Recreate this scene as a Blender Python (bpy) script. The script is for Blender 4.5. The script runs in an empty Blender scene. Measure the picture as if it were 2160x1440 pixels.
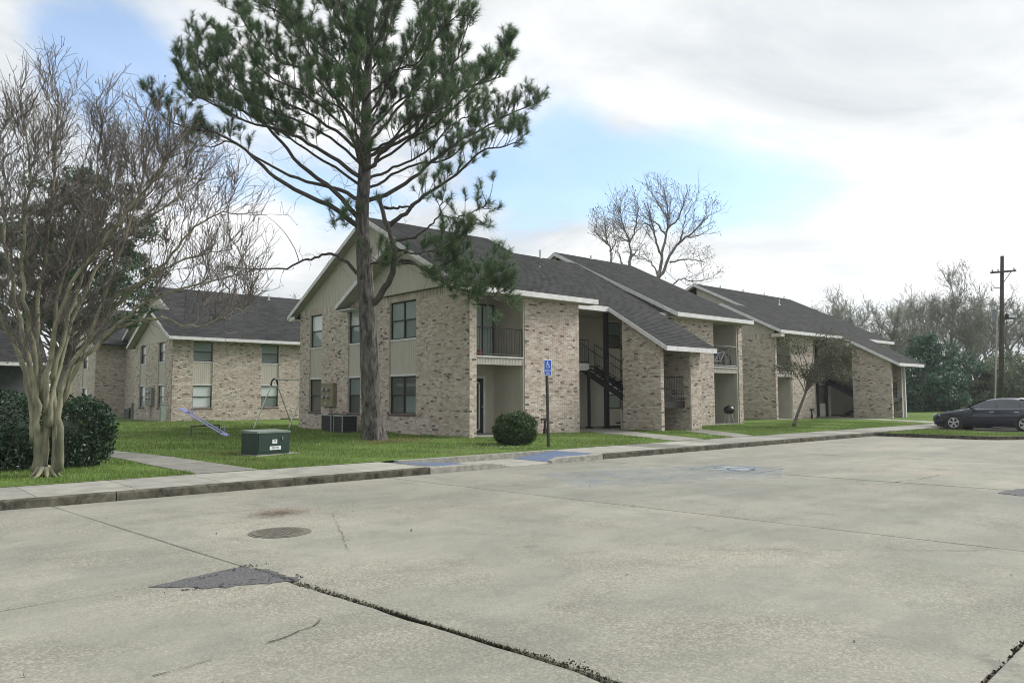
import bpy, math, random
import numpy as np
from mathutils import Vector, Matrix

S = bpy.context.scene
C = S.collection
rnd = random.Random(11)
R = math.radians

# ------------------------------------------------------------------ camera
YAW, PITCH, ROLL = R(48.33), R(4.184), R(-0.197)
FPX = 1596.5                                   # focal length for a 2160 px wide frame
CAM = Vector((0, 0, 1.6))
_fw = Vector((math.cos(YAW) * math.cos(PITCH), math.sin(YAW) * math.cos(PITCH), math.sin(PITCH)))
_r0 = Vector((math.sin(YAW), -math.cos(YAW), 0))
_u0 = _r0.cross(_fw)
_r = _r0 * math.cos(ROLL) + _u0 * math.sin(ROLL)
_u = -_r0 * math.sin(ROLL) + _u0 * math.cos(ROLL)
cd = bpy.data.cameras.new('camera')
cd.sensor_width = 36
cd.lens = FPX / 2160 * 36
cd.clip_end = 3000
cam = bpy.data.objects.new('camera', cd)
m = Matrix((_r, _u, -_fw)).transposed().to_4x4()
m.translation = CAM
cam.matrix_world = m
C.objects.link(cam)
S.camera = cam

# ------------------------------------------------------------------ sky, sun, exposure
SUN_AZ, SUN_EL = R(-22), R(40)                 # azimuth measured from +X towards +Y
world = bpy.data.worlds.new('World')
S.world = world
world.use_nodes = True
NT = world.node_tree
NT.nodes.clear()
def wn(t, **k):
    n = NT.nodes.new(t)
    for a, b in k.items(): setattr(n, a, b)
    return n
def wl(a, b): NT.links.new(a, b)
out = wn('ShaderNodeOutputWorld')
bg_sky = wn('ShaderNodeBackground')
bg_cl = wn('ShaderNodeBackground')
mix = wn('ShaderNodeMixShader')
sky = wn('ShaderNodeTexSky', sky_type='NISHITA', sun_disc=False)
sky.sun_elevation = SUN_EL
sky.sun_rotation = math.pi / 2 - SUN_AZ
sky.dust_density = 1.0
sky.air_density = 1.0
tint = wn('ShaderNodeMix', data_type='RGBA', blend_type='MULTIPLY'); tint.inputs[0].default_value = 1
wl(sky.outputs[0], tint.inputs[6]); tint.inputs[7].default_value = (.92, 1.06, 1.16, 1)
wl(tint.outputs[2], bg_sky.inputs[0])
bg_sky.inputs[1].default_value = 0.108
tc = wn('ShaderNodeTexCoord')
sep = wn('ShaderNodeSeparateXYZ'); wl(tc.outputs['Generated'], sep.inputs[0])
def mth(op, a, b=None, c=None, clamp=False):
    n = wn('ShaderNodeMath', operation=op); n.use_clamp = clamp
    for i, q in enumerate((a, b, c)):
        if q is None: continue
        if isinstance(q, (int, float)): n.inputs[i].default_value = q
        else: wl(q, n.inputs[i])
    return n.outputs[0]
zc = mth('MAXIMUM', sep.outputs[2], 0.0)
den = mth('ADD', zc, 0.16)
cx = mth('DIVIDE', sep.outputs[0], den)
cy = mth('DIVIDE', sep.outputs[1], den)
cmb = wn('ShaderNodeCombineXYZ'); wl(cx, cmb.inputs[0]); wl(cy, cmb.inputs[1])
def noise(scale, detail, rough, vec, dist=0.0, off=None):
    if off:
        mp = wn('ShaderNodeMapping'); mp.inputs['Location'].default_value = off; wl(vec, mp.inputs[0]); vec = mp.outputs[0]
    n = wn('ShaderNodeTexNoise'); n.inputs['Scale'].default_value = scale; n.inputs['Detail'].default_value = detail
    n.inputs['Roughness'].default_value = rough; n.inputs['Distortion'].default_value = dist
    wl(vec, n.inputs['Vector']); return n.outputs[0]
n1 = noise(0.85, 7, 0.56, cmb.outputs[0], 0.5)
n2 = noise(0.9, 7, 0.6, cmb.outputs[0], 0.4, (4.3, 1.7, 0))
def raydir(px, py):
    return (_fw * FPX + _r * (px - 1080) - _u * (py - 720)).normalized()
# openings in the cloud deck: soft blue gaps (direction, sharpness, strength)
gap = None
for (px, py, k, s) in ((150, 40, 260, .36), (285, 170, 330, .40), (1200, 350, 420, .34), (1330, 385, 380, .36), (1500, 415, 420, .36), (1680, 430, 520, .34),
                       (1100, 440, 420, .26), (690, 460, 420, .30), (470, 330, 420, .22)):
    d = raydir(px, py)
    dt = wn('ShaderNodeVectorMath', operation='DOT_PRODUCT'); wl(tc.outputs['Generated'], dt.inputs[0]); dt.inputs[1].default_value = d
    g = mth('MULTIPLY', mth('POWER', 2.71828, mth('MULTIPLY', mth('SUBTRACT', dt.outputs['Value'], 1.0), float(k))), s)
    gap = g if gap is None else mth('ADD', gap, g)
cov = mth('SUBTRACT', mth('ADD', mth('MULTIPLY', n1, 1.9), -0.30), gap)
rmp = wn('ShaderNodeMapRange', interpolation_type='SMOOTHSTEP')
wl(cov, rmp.inputs[0]); rmp.inputs[1].default_value = 0.18; rmp.inputs[2].default_value = 0.50; rmp.inputs[3].default_value = 0.30
wl(rmp.outputs[0], mix.inputs[0])
ccr = wn('ShaderNodeValToRGB'); wl(n2, ccr.inputs[0])
ccr.color_ramp.elements[0].position = .40; ccr.color_ramp.elements[0].color = (0.355, 0.378, 0.396, 1)
ccr.color_ramp.elements[1].position = .60; ccr.color_ramp.elements[1].color = (0.53, 0.535, 0.537, 1)
# the deck glows where the hidden sun stands
sd = Vector((math.cos(SUN_EL) * math.cos(SUN_AZ), math.cos(SUN_EL) * math.sin(SUN_AZ), math.sin(SUN_EL)))
dt = wn('ShaderNodeVectorMath', operation='DOT_PRODUCT'); wl(tc.outputs['Generated'], dt.inputs[0]); dt.inputs[1].default_value = sd
glow = mth('MULTIPLY', mth('POWER', mth('MAXIMUM', dt.outputs['Value'], 0.0), 3.0), 0.08)
wl(ccr.outputs[0], bg_cl.inputs[0])
wl(mth('ADD', glow, 0.95), bg_cl.inputs[1])
wl(bg_sky.outputs[0], mix.inputs[1]); wl(bg_cl.outputs[0], mix.inputs[2]); wl(mix.outputs[0], out.inputs[0])

sl = bpy.data.lights.new('sun', 'SUN'); sl.energy = 2.0; sl.angle = R(22); sl.color = (1.0, 0.97, 0.92)
so = bpy.data.objects.new('sun', sl)
so.rotation_euler = (-sd).to_track_quat('-Z', 'Y').to_euler()
so.location = (0, 0, 40)
C.objects.link(so)
S.view_settings.view_transform = 'Standard'
S.view_settings.look = 'None'
S.view_settings.exposure = 1.13
S.view_settings.gamma = 1.0
S.view_settings.use_curve_mapping = False
S.render.engine = 'CYCLES'
S.cycles.filter_width = 1.0
S.cycles.use_denoising = True
S.cycles.denoising_input_passes = 'RGB_ALBEDO_NORMAL'
S.cycles.denoising_prefilter = 'ACCURATE'
S.cycles.max_bounces = 6
S.cycles.transparent_max_bounces = 8

def at(px, py, depth):
    """a surveyed bearing (photo pixel) and a distance along the view axis -> world point"""
    return CAM + (_fw * FPX + _r * (px - 1080) - _u * (py - 720)) * (depth / FPX)

# ------------------------------------------------------------------ materials
MATS = {}
def nodes_of(name):
    mt = bpy.data.materials.new(name); mt.use_nodes = True
    nt = mt.node_tree; b = nt.nodes['Principled BSDF']
    return mt, nt, b
def ramp(nt, fac, stops):
    r = nt.nodes.new('ShaderNodeValToRGB'); nt.links.new(fac, r.inputs[0])
    el = r.color_ramp.elements
    while len(el) < len(stops): el.new(0.5)
    for e, (p, c) in zip(el, stops):
        e.position = p; e.color = (*c, 1)
    return r.outputs[0]
def tnoise(nt, vec, scale, detail=4, rough=.55, dist=0, stretch=None):
    if stretch:
        mp = nt.nodes.new('ShaderNodeMapping'); mp.inputs['Scale'].default_value = stretch; nt.links.new(vec, mp.inputs[0]); vec = mp.outputs[0]
    n = nt.nodes.new('ShaderNodeTexNoise'); n.inputs['Scale'].default_value = scale; n.inputs['Detail'].default_value = detail
    n.inputs['Roughness'].default_value = rough; n.inputs['Distortion'].default_value = dist
    nt.links.new(vec, n.inputs['Vector']); return n.outputs[0]
def mixc(nt, fac, a, b, mode='MIX'):
    n = nt.nodes.new('ShaderNodeMix'); n.data_type = 'RGBA'; n.blend_type = mode
    for sock, q in ((n.inputs[0], fac), (n.inputs[6], a), (n.inputs[7], b)):
        if isinstance(q, (int, float)): sock.default_value = q
        elif isinstance(q, tuple): sock.default_value = (*q, 1)
        else: nt.links.new(q, sock)
    return n.outputs[2]
def bump(nt, b, h, strength, dist=.02):
    n = nt.nodes.new('ShaderNodeBump'); n.inputs['Strength'].default_value = strength; n.inputs['Distance'].default_value = dist
    nt.links.new(h, n.inputs['Height']); nt.links.new(n.outputs[0], b.inputs['Normal'])
def pos(nt):
    return nt.nodes.new('ShaderNodeNewGeometry').outputs['Position']
def simple(name, c1, c2=None, rough=.7, scale=8, metal=0, spec=.4, bmp=0, stretch=None, rand=None):
    """two-tone noise material; rand='island'/'object' adds a tint per piece"""
    if name in MATS: return MATS[name]
    mt, nt, b = nodes_of(name)
    c2 = c2 or tuple(x * .75 for x in c1)
    p = pos(nt)
    n = tnoise(nt, p, scale, 5, .6, 0, stretch)
    col = ramp(nt, n, [(.32, c2), (.68, c1)])
    if rand:
        src = nt.nodes.new('ShaderNodeNewGeometry').outputs['Random Per Island'] if rand == 'island' else nt.nodes.new('ShaderNodeObjectInfo').outputs['Random']
        v = ramp(nt, src, [(0, (.62, .62, .62)), (1, (1.25, 1.25, 1.25))])
        col = mixc(nt, 1.0, col, v, 'MULTIPLY')
    nt.links.new(col, b.inputs['Base Color'])
    b.inputs['Roughness'].default_value = rough; b.inputs['Metallic'].default_value = metal
    b.inputs['Specular IOR Level'].default_value = spec
    if bmp: bump(nt, b, n, bmp)
    MATS[name] = mt
    return mt

def brick_mat(name, src):
    mt, nt, b = nodes_of(name)
    if src == 'island': f = nt.nodes.new('ShaderNodeNewGeometry').outputs['Random Per Island']
    else: f = nt.nodes.new('ShaderNodeObjectInfo').outputs['Random']
    base = ramp(nt, f, [(0, (.51, .45, .395)), (.22, (.58, .525, .47)), (.40, (.46, .38, .33)), (.55, (.54, .475, .42)),
                        (.66, (.48, .375, .325)), (.77, (.36, .31, .27)), (.87, (.62, .59, .54)), (.95, (.13, .115, .105))])
    r = [n for n in nt.nodes if n.type == 'VALTORGB'][-1]; r.color_ramp.interpolation = 'CONSTANT'
    p = pos(nt)
    n = tnoise(nt, p, 22, 5, .65)
    col = mixc(nt, .55, base, ramp(nt, n, [(.3, (.62, .60, .57)), (.7, (1.18, 1.17, 1.14))]), 'MULTIPLY')
    # lime wash left on some faces, and algae film low down on the wall
    w = tnoise(nt, p, 2.2, 6, .7)
    wash = ramp(nt, w, [(.52, (0, 0, 0)), (.72, (.55, .55, .55))])
    col = mixc(nt, wash, col, (.56, .53, .47))
    g = tnoise(nt, p, .45, 5, .6)
    col = mixc(nt, ramp(nt, g, [(.45, (0, 0, 0)), (.75, (.35, .35, .35))]), col, (.33, .30, .23))
    nt.links.new(col, b.inputs['Base Color']); b.inputs['Roughness'].default_value = .9
    b.inputs['Specular IOR Level'].default_value = .15
    bump(nt, b, n, .5, .01)
    return mt
M_BRICK = brick_mat('brick_face', 'island')
M_BRICK1 = brick_mat('brick_face_single', 'object')
M_MORTAR = simple('mortar', (.52, .49, .43), (.41, .38, .33), .95, 6)
M_SIDING = simple('siding_paint', (.48, .45, .39), (.42, .395, .34), .75, 3, stretch=(3, 3, .5))
M_TANWALL = simple('breezeway_paint', (.47, .45, .39), (.40, .385, .335), .8, 1.5)
M_WHITE = simple('white_trim_paint', (.66, .665, .67), (.50, .50, .49), .6, 5)
M_SOFFIT = simple('soffit_paint', (.42, .40, .35), (.34, .32, .28), .8, 4)
M_BLACKM = simple('black_iron_paint', (.018, .018, .02), (.03, .028, .027), .5, 20)
M_FRAME = simple('bronze_window_frame', (.05, .05, .045), (.035, .035, .032), .5, 12, metal=.3)
M_CONC = simple('walk_concrete', (.30, .295, .26), (.20, .20, .175), .9, 2.5, rand='object')

def shingle_mat():
    mt, nt, b = nodes_of('asphalt_shingle')
    f = nt.nodes.new('ShaderNodeNewGeometry').outputs['Random Per Island']
    col = ramp(nt, f, [(0, (.018, .019, .020)), (.5, (.029, .030, .031)), (1, (.042, .042, .043))])
    p = pos(nt)
    n = tnoise(nt, p, 60, 4, .7)
    col = mixc(nt, .7, col, ramp(nt, n, [(.3, (.5, .5, .5)), (.75, (1.7, 1.7, 1.7))]), 'MULTIPLY')
    w = tnoise(nt, p, .5, 5, .6, 0, (1, .35, .35))
    col = mixc(nt, ramp(nt, w, [(.5, (0, 0, 0)), (.8, (.45, .45, .45))]), col, (.058, .057, .056))
    nt.links.new(col, b.inputs['Base Color']); b.inputs['Roughness'].default_value = .92
    b.inputs['Specular IOR Level'].default_value = .2
    bump(nt, b, n, .4, .01)
    return mt
M_SHINGLE = shingle_mat()

def glass_mat(name, c, c2, blinds=False):
    mt, nt, b = nodes_of(name)
    p = pos(nt)
    n = tnoise(nt, p, .9, 3, .5)
    col = ramp(nt, n, [(.35, c2), (.65, c)])
    if blinds:
        w = nt.nodes.new('ShaderNodeTexWave'); w.wave_type = 'BANDS'; w.bands_direction = 'Z'; w.inputs['Scale'].default_value = 12
        nt.links.new(p, w.inputs['Vector'])
        col = mixc(nt, .25, col, ramp(nt, w.outputs[0], [(.2, (.6, .6, .6)), (.6, (1.05, 1.05, 1.05))]), 'MULTIPLY')
    nt.links.new(col, b.inputs['Base Color'])
    b.inputs['Roughness'].default_value = .5
    b.inputs['Coat Weight'].default_value = 1; b.inputs['Coat Roughness'].default_value = .03
    return mt
G_PALE = glass_mat('window_glass_white_blind', (.60, .64, .64), (.50, .55, .55), True)
G_MID = glass_mat('window_glass_drawn_blind', (.27, .33, .31), (.22, .27, .26), True)
G_TEAL = glass_mat('window_glass_screen', (.17, .215, .20), (.13, .165, .155))
G_DARK = glass_mat('window_glass_dark', (.085, .095, .085), (.05, .058, .052))
G_BROWN = glass_mat('window_glass_brown_screen', (.13, .125, .10), (.09, .088, .07))

def lot_mat():
    mt, nt, b = nodes_of('parking_concrete')
    p = pos(nt)
    fine = tnoise(nt, p, 90, 3, .75)
    big = tnoise(nt, p, .35, 6, .6, .4)
    mid = tnoise(nt, p, 1.6, 6, .65, .6)
    col = ramp(nt, big, [(.30, (.178, .184, .160)), (.5, (.232, .232, .202)), (.7, (.295, .288, .248))])
    # worn traffic lanes run along the kerb: pale streaks, dark tyre film
    st = tnoise(nt, p, .8, 6, .65, .2, (.35, 1.6, 1))
    col = mixc(nt, ramp(nt, st, [(.45, (0, 0, 0)), (.75, (.55, .55, .55))]), col, (.345, .335, .29))
    col = mixc(nt, ramp(nt, mid, [(.48, (0, 0, 0)), (.74, (.7, .7, .7))]), col, (.165, .168, .15))
    # exposed aggregate: pale and dark grit, pinkish where it is worn through
    v = nt.nodes.new('ShaderNodeTexVoronoi'); v.inputs['Scale'].default_value = 66; nt.links.new(p, v.inputs['Vector'])
    grit = ramp(nt, v.outputs['Color'], [(.22, (.55, .55, .53)), (.6, (1, 1, 1)), (.92, (1.65, 1.63, 1.55))])
    wear = tnoise(nt, p, .5, 5, .6, .5)
    wf = ramp(nt, wear, [(.40, (.25, .25, .25)), (.65, (.95, .95, .95))])
    col2 = mixc(nt, .8, col, grit, 'MULTIPLY')
    col2 = mixc(nt, .13, col2, (.36, .29, .25))
    col = mixc(nt, wf, col, col2)
    col = mixc(nt, .4, col, ramp(nt, fine, [(.3, (.7, .7, .7)), (.7, (1.25, 1.25, 1.25))]), 'MULTIPLY')
    # oil drips and tyre film
    vo = nt.nodes.new('ShaderNodeTexVoronoi'); vo.inputs['Scale'].default_value = .55; vo.inputs['Randomness'].default_value = 1; nt.links.new(p, vo.inputs['Vector'])
    jt = nt.nodes.new('ShaderNodeMath'); jt.operation = 'ADD'; nt.links.new(vo.outputs['Distance'], jt.inputs[0]); nt.links.new(tnoise(nt, p, 4, 5, .7), jt.inputs[1])
    col = mixc(nt, ramp(nt, jt.outputs[0], [(.50, (.5, .5, .5)), (.62, (0, 0, 0))]), col, (.10, .10, .092))
    # green film
    gr = tnoise(nt, p, .9, 4, .6, .3)
    col = mixc(nt, ramp(nt, gr, [(.55, (0, 0, 0)), (.8, (.3, .3, .3))]), col, (.26, .30, .235))
    f = nt.nodes.new('ShaderNodeObjectInfo').outputs['Random']
    col = mixc(nt, 1., col, ramp(nt, f, [(0, (.84, .86, .86)), (1, (1.10, 1.09, 1.05))]), 'MULTIPLY')
    nt.links.new(col, b.inputs['Base Color']); b.inputs['Roughness'].default_value = .88
    b.inputs['Specular IOR Level'].default_value = .25
    bump(nt, b, fine, .35, .006)
    return mt
M_LOT = lot_mat()

def leaf_mat(name, stops, rough=.5, trans=.25, dry=None):
    mt, nt, b = nodes_of(name)
    f = nt.nodes.new('ShaderNodeNewGeometry').outputs['Random Per Island']
    col = ramp(nt, f, stops)
    p = pos(nt); n = tnoise(nt, p, 1.3, 3, .5)
    col = mixc(nt, .6, col, ramp(nt, n, [(.3, (.65, .65, .65)), (.7, (1.3, 1.3, 1.3))]), 'MULTIPLY')
    if dry:
        w = tnoise(nt, p, .42, 5, .62, .5); col = mixc(nt, ramp(nt, w, [(.50, (0, 0, 0)), (.70, (.62, .62, .62))]), col, dry)
    nt.links.new(col, b.inputs['Base Color']); b.inputs['Roughness'].default_value = rough
    b.inputs['Specular IOR Level'].default_value = .3
    t = nt.nodes.new('ShaderNodeBsdfTranslucent'); nt.links.new(col, t.inputs[0])
    mx = nt.nodes.new('ShaderNodeMixShader'); mx.inputs[0].default_value = trans
    o = nt.nodes['Material Output']
    nt.links.new(b.outputs[0], mx.inputs[1]); nt.links.new(t.outputs[0], mx.inputs[2]); nt.links.new(mx.outputs[0], o.inputs[0])
    return mt
L_PINE = leaf_mat('pine_needles', [(0, (.056, .112, .060)), (.6, (.096, .170, .085)), (.92, (.165, .225, .10)), (1, (.23, .17, .09))], .45, .32)
L_HEDGE = leaf_mat('hedge_leaves', [(0, (.014, .034, .018)), (.7, (.026, .056, .026)), (1, (.045, .085, .035))], .4, .1)
L_BUSH = leaf_mat('bush_leaves', [(0, (.032, .064, .026)), (.7, (.058, .10, .038)), (1, (.10, .15, .055))], .45, .15)
L_OAK = leaf_mat('evergreen_leaves', [(0, (.032, .068, .036)), (.7, (.055, .105, .05)), (1, (.095, .15, .07))], .5, .2)
L_SHRUB = leaf_mat('woodland_shrub_leaves', [(0, (.045, .095, .068)), (.7, (.075, .14, .09)), (1, (.12, .18, .11))], .55, .2)
L_RED = leaf_mat('winter_bronze_leaves', [(0, (.10, .075, .058)), (.4, (.10, .105, .065)), (1, (.13, .155, .085))], .6, .2)
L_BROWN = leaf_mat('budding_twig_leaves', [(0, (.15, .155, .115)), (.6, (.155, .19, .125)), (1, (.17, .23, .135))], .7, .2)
L_GRASS = leaf_mat('grass_blades', [(0, (.085, .16, .03)), (.5, (.135, .23, .045)), (.82, (.185, .275, .065)), (1, (.30, .27, .13))], .55, .3, (.20, .19, .085))

def bark_mat(name, c1, c2, scale, stretch, b_=.8, d_=.03):
    mt, nt, b = nodes_of(name)
    p = pos(nt)
    n = tnoise(nt, p, scale, 6, .65, .6, stretch)
    col = ramp(nt, n, [(.35, c2), (.65, c1)])
    m2 = tnoise(nt, p, 1.4, 4, .6)
    col = mixc(nt, .5, col, ramp(nt, m2, [(.3, (.7, .72, .68)), (.7, (1.2, 1.18, 1.15))]), 'MULTIPLY')
    nt.links.new(col, b.inputs['Base Color']); b.inputs['Roughness'].default_value = .92
    b.inputs['Specular IOR Level'].default_value = .15
    bump(nt, b, n, b_, d_)
    return mt
B_PINE = bark_mat('pine_bark', (.18, .168, .158), (.036, .033, .031), 9, (1, 1, .28), 1.0, .06)
B_PINELIMB = bark_mat('pine_limb_bark', (.12, .108, .10), (.045, .04, .036), 14, (1, 1, 1), .6, .02)
B_MYRTLE = bark_mat('myrtle_bark', (.31, .29, .215), (.125, .135, .088), 5, (1, 1, .35), .5, .02)
B_TWIG = bark_mat('twig_bark', (.19, .17, .155), (.115, .10, .095), 9, (1, 1, 1), .2, .01)
B_GREY = bark_mat('grey_tree_bark', (.19, .178, .16), (.10, .092, .084), 6, (1, 1, .5), .5, .03)
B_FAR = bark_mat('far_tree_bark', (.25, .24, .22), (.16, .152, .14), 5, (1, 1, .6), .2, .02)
B_POLE = bark_mat('pole_wood', (.10, .088, .075), (.05, .045, .04), 14, (1, 1, .1), .5, .02)

# ------------------------------------------------------------------ mesh helpers
WLOC = {}
class MB:
    def __init__(s): s.v = []; s.f = []
    def poly(s, pts):
        i = len(s.v); s.v += [tuple(p) for p in pts]; s.f.append(tuple(range(i, i + len(pts))))
    def hexa(s, p):                                   # p: 4 bottom (ccw from above), 4 top
        i = len(s.v); s.v += [tuple(q) for q in p]
        for a in ((3, 2, 1, 0), (4, 5, 6, 7), (0, 1, 5, 4), (1, 2, 6, 5), (2, 3, 7, 6), (3, 0, 4, 7)):
            s.f.append(tuple(i + k for k in a))
    def box(s, x0, x1, y0, y1, z0, z1):
        if x0 > x1: x0, x1 = x1, x0
        if y0 > y1: y0, y1 = y1, y0
        if z0 > z1: z0, z1 = z1, z0
        s.hexa(((x0, y0, z0), (x1, y0, z0), (x1, y1, z0), (x0, y1, z0), (x0, y0, z1), (x1, y0, z1), (x1, y1, z1), (x0, y1, z1)))
    def obox(s, c, ax, ay, az):                       # centre and three half vectors
        c, ax, ay, az = Vector(c), Vector(ax), Vector(ay), Vector(az)
        if ax.cross(ay).dot(az) < 0: ay = -ay
        s.hexa([c - ax - ay - az, c + ax - ay - az, c + ax + ay - az, c - ax + ay - az,
                c - ax - ay + az, c + ax - ay + az, c + ax + ay + az, c - ax + ay + az])
    def tube(s, pts, rad, n=6, cap=True):
        pts = [Vector(p) for p in pts]
        if isinstance(rad, (int, float)): rad = [rad] * len(pts)
        base = len(s.v); up = None
        for k, p in enumerate(pts):
            t = (pts[min(k + 1, len(pts) - 1)] - pts[max(k - 1, 0)])
            if t.length < 1e-9: t = Vector((0, 0, 1))
            t.normalize()
            if up is None:
                a = Vector((1, 0, 0)) if abs(t.x) < .8 else Vector((0, 1, 0))
                up = t.cross(a).normalized()
            else:
                up = up - t * up.dot(t)
                if up.length < 1e-6: up = t.orthogonal()
                up.normalize()
            w = t.cross(up)
            for j in range(n):
                an = 2 * math.pi * j / n
                s.v.append(tuple(p + (up * math.cos(an) + w * math.sin(an)) * rad[k]))
        for k in range(len(pts) - 1):
            for j in range(n):
                a = base + k * n + j; b = base + k * n + (j + 1) % n
                s.f.append((a, b, b + n, a + n))
        if cap:
            s.f.append(tuple(base + j for j in reversed(range(n))))
            e = base + (len(pts) - 1) * n
            s.f.append(tuple(e + j for j in range(n)))
    def disc(s, c, nrm, r, n=20, thick=.01, r2=None):
        nrm = Vector(nrm).normalized()
        s.tube([Vector(c), Vector(c) + nrm * thick], [r, r2 or r], n)
    def sphere(s, c, r, seg=12, rings=8, sc=(1, 1, 1)):
        i = len(s.v); c = Vector(c)
        for a in range(rings + 1):
            th = math.pi * a / rings
            for b in range(seg):
                ph = 2 * math.pi * b / seg
                s.v.append((c.x + r * sc[0] * math.sin(th) * math.cos(ph), c.y + r * sc[1] * math.sin(th) * math.sin(ph), c.z + r * sc[2] * math.cos(th)))
        for a in range(rings):
            for b in range(seg):
                p = i + a * seg + b; q = i + a * seg + (b + 1) % seg
                s.f.append((p, p + seg, q + seg, q))

def mesh_of(name, mb, mat, origin=(0, 0, 0), smooth=False):
    me = bpy.data.meshes.new(name)
    ox, oy, oz = origin
    me.from_pydata([(x - ox, y - oy, z - oz) for x, y, z in mb.v], [], mb.f)
    if smooth: me.polygons.foreach_set('use_smooth', [True] * len(me.polygons))
    if mat: me.materials.append(mat)
    me.update()
    return me
def tag(o, label=None, cat=None, group=None, kind=None):
    if label: o['label'] = label
    if cat: o['category'] = cat
    if group: o['group'] = group
    if kind: o['kind'] = kind
    return o
def obj(name, mb, mat, parent=None, smooth=False, origin=None, **t):
    """one mesh object from world-space geometry"""
    if parent is not None: org = WLOC[parent.name]
    else: org = Vector(origin) if origin is not None else Vector((0, 0, 0))
    o = bpy.data.objects.new(name, mesh_of(name, mb, mat, org, smooth))
    C.objects.link(o)
    if parent is not None:
        o.parent = parent; WLOC[o.name] = org
    else:
        o.location = org; WLOC[o.name] = org
    return tag(o, **t)
def thing(name, loc, label, cat, group=None):
    o = bpy.data.objects.new(name, None); o.empty_display_size = .2
    o.location = loc; C.objects.link(o); WLOC[o.name] = Vector(loc)
    return tag(o, label, cat, group)
def npmesh(name, verts, faces_n, mat, parent=None, origin=(0, 0, 0), **t):
    """verts (N,3) float array, every faces_n consecutive vertices make one face"""
    org = np.array(WLOC[parent.name] if parent is not None else origin, float)
    v = (verts - org).astype(np.float32)
    nv = len(v); nf = nv // faces_n
    me = bpy.data.meshes.new(name)
    me.vertices.add(nv); me.vertices.foreach_set('co', v.ravel())
    me.loops.add(nv); me.loops.foreach_set('vertex_index', np.arange(nv, dtype=np.int32))
    me.polygons.add(nf); me.polygons.foreach_set('loop_start', np.arange(0, nv, faces_n, dtype=np.int32))
    me.polygons.foreach_set('loop_total', np.full(nf, faces_n, dtype=np.int32))
    me.materials.append(mat); me.update(calc_edges=True)
    o = bpy.data.objects.new(name, me); C.objects.link(o)
    if parent is not None: o.parent = parent
    else: o.location = origin
    return tag(o, **t)
rng = np.random.default_rng(5)
def unit(a): return a / np.maximum(np.linalg.norm(a, axis=1, keepdims=True), 1e-9)
def leaf_quads(cent, size, flat=0.0):
    """random leaf-shaped quads at the given centres -> vertices for npmesh(...,4)"""
    n = len(cent)
    t = unit(rng.normal(size=(n, 3))); a = rng.normal(size=(n, 3)); a[:, 2] += flat
    b = unit(np.cross(t, a)); sz = (size * rng.uniform(.6, 1.3, n))[:, None]
    q = np.empty((n, 4, 3))
    q[:, 0] = cent - t * sz; q[:, 1] = cent + b * sz * .45; q[:, 2] = cent + t * sz; q[:, 3] = cent - b * sz * .45
    return q.reshape(-1, 3)
def text_mesh(s, size):
    cu = bpy.data.curves.new('lettering', 'FONT'); cu.body = s; cu.size = size; cu.align_x = 'CENTER'; cu.align_y = 'CENTER'
    o = bpy.data.objects.new('lettering', cu); C.objects.link(o)
    me = bpy.data.meshes.new_from_object(o.evaluated_get(bpy.context.evaluated_depsgraph_get()))
    bpy.data.objects.remove(o); return me
def lettering(s, size, centre, right, up, nrm, mat, parent, sx=1.0):
    me = text_mesh(s, size)
    right, up, nrm = Vector(right).normalized(), Vector(up).normalized(), Vector(nrm).normalized()
    c = Vector(centre) - WLOC[parent.name]
    for v in me.vertices:
        v.co = c + right * v.co.x * sx + up * v.co.y + nrm * .003
    me.materials.clear(); me.materials.append(mat)
    o = bpy.data.objects.new('lettering', me); C.objects.link(o); o.parent = parent
    return o

# ------------------------------------------------------------------ ground, parking lot, walks
def sheet(name, x0, x1, y0, y1, z, mat, nx=1, ny=1, fz=None):
    b = MB()
    for i in range(nx + 1):
        for j in range(ny + 1):
            x = x0 + (x1 - x0) * i / nx; y = y0 + (y1 - y0) * j / ny
            b.v.append((x, y, z + (fz(x, y) if fz else 0)))
    for i in range(nx):
        for j in range(ny):
            a = i * (ny + 1) + j
            b.f.append((a, a + ny + 1, a + ny + 2, a + 1))
    return obj(name, b, mat, smooth=True, kind='structure')
def lawn_mat():
    mt, nt, b = nodes_of('lawn_soil')
    p = pos(nt)
    n = tnoise(nt, p, 5, 6, .7); w = tnoise(nt, p, .28, 5, .6, .5)
    col = ramp(nt, n, [(.3, (.06, .10, .026)), (.55, (.11, .17, .04)), (.75, (.155, .205, .06))])
    col = mixc(nt, ramp(nt, w, [(.56, (0, 0, 0)), (.72, (.75, .75, .75))]), col, (.115, .10, .065))
    nt.links.new(col, b.inputs['Base Color']); b.inputs['Roughness'].default_value = .95; b.inputs['Specular IOR Level'].default_value = .1
    bump(nt, b, n, 1, .05)
    return mt
M_LAWN = lawn_mat()
def lawn_z(x, y):
    """the turf climbs gently from the walk to the footings"""
    t = min(max((y - 15.1) / 4.5, 0), 1)
    return .135 + .075 * t + .012 * math.sin(x * 1.3 + y * .7) * t
sheet('ground', -330, 470, -330, 470, -.16, simple('far_ground', (.10, .13, .05), (.07, .09, .04), .95, .2))
sheet('lawn', -60, 140, 15.12, 130, 0, M_LAWN, 160, 120, lawn_z)
b = MB(); b.box(-40, 70, -30, 13.05, -.15, -.03)
obj('lot_subgrade', b, simple('joint_dirt', (.04, .036, .028), (.02, .019, .015), .98, 20), kind='structure')

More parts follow.
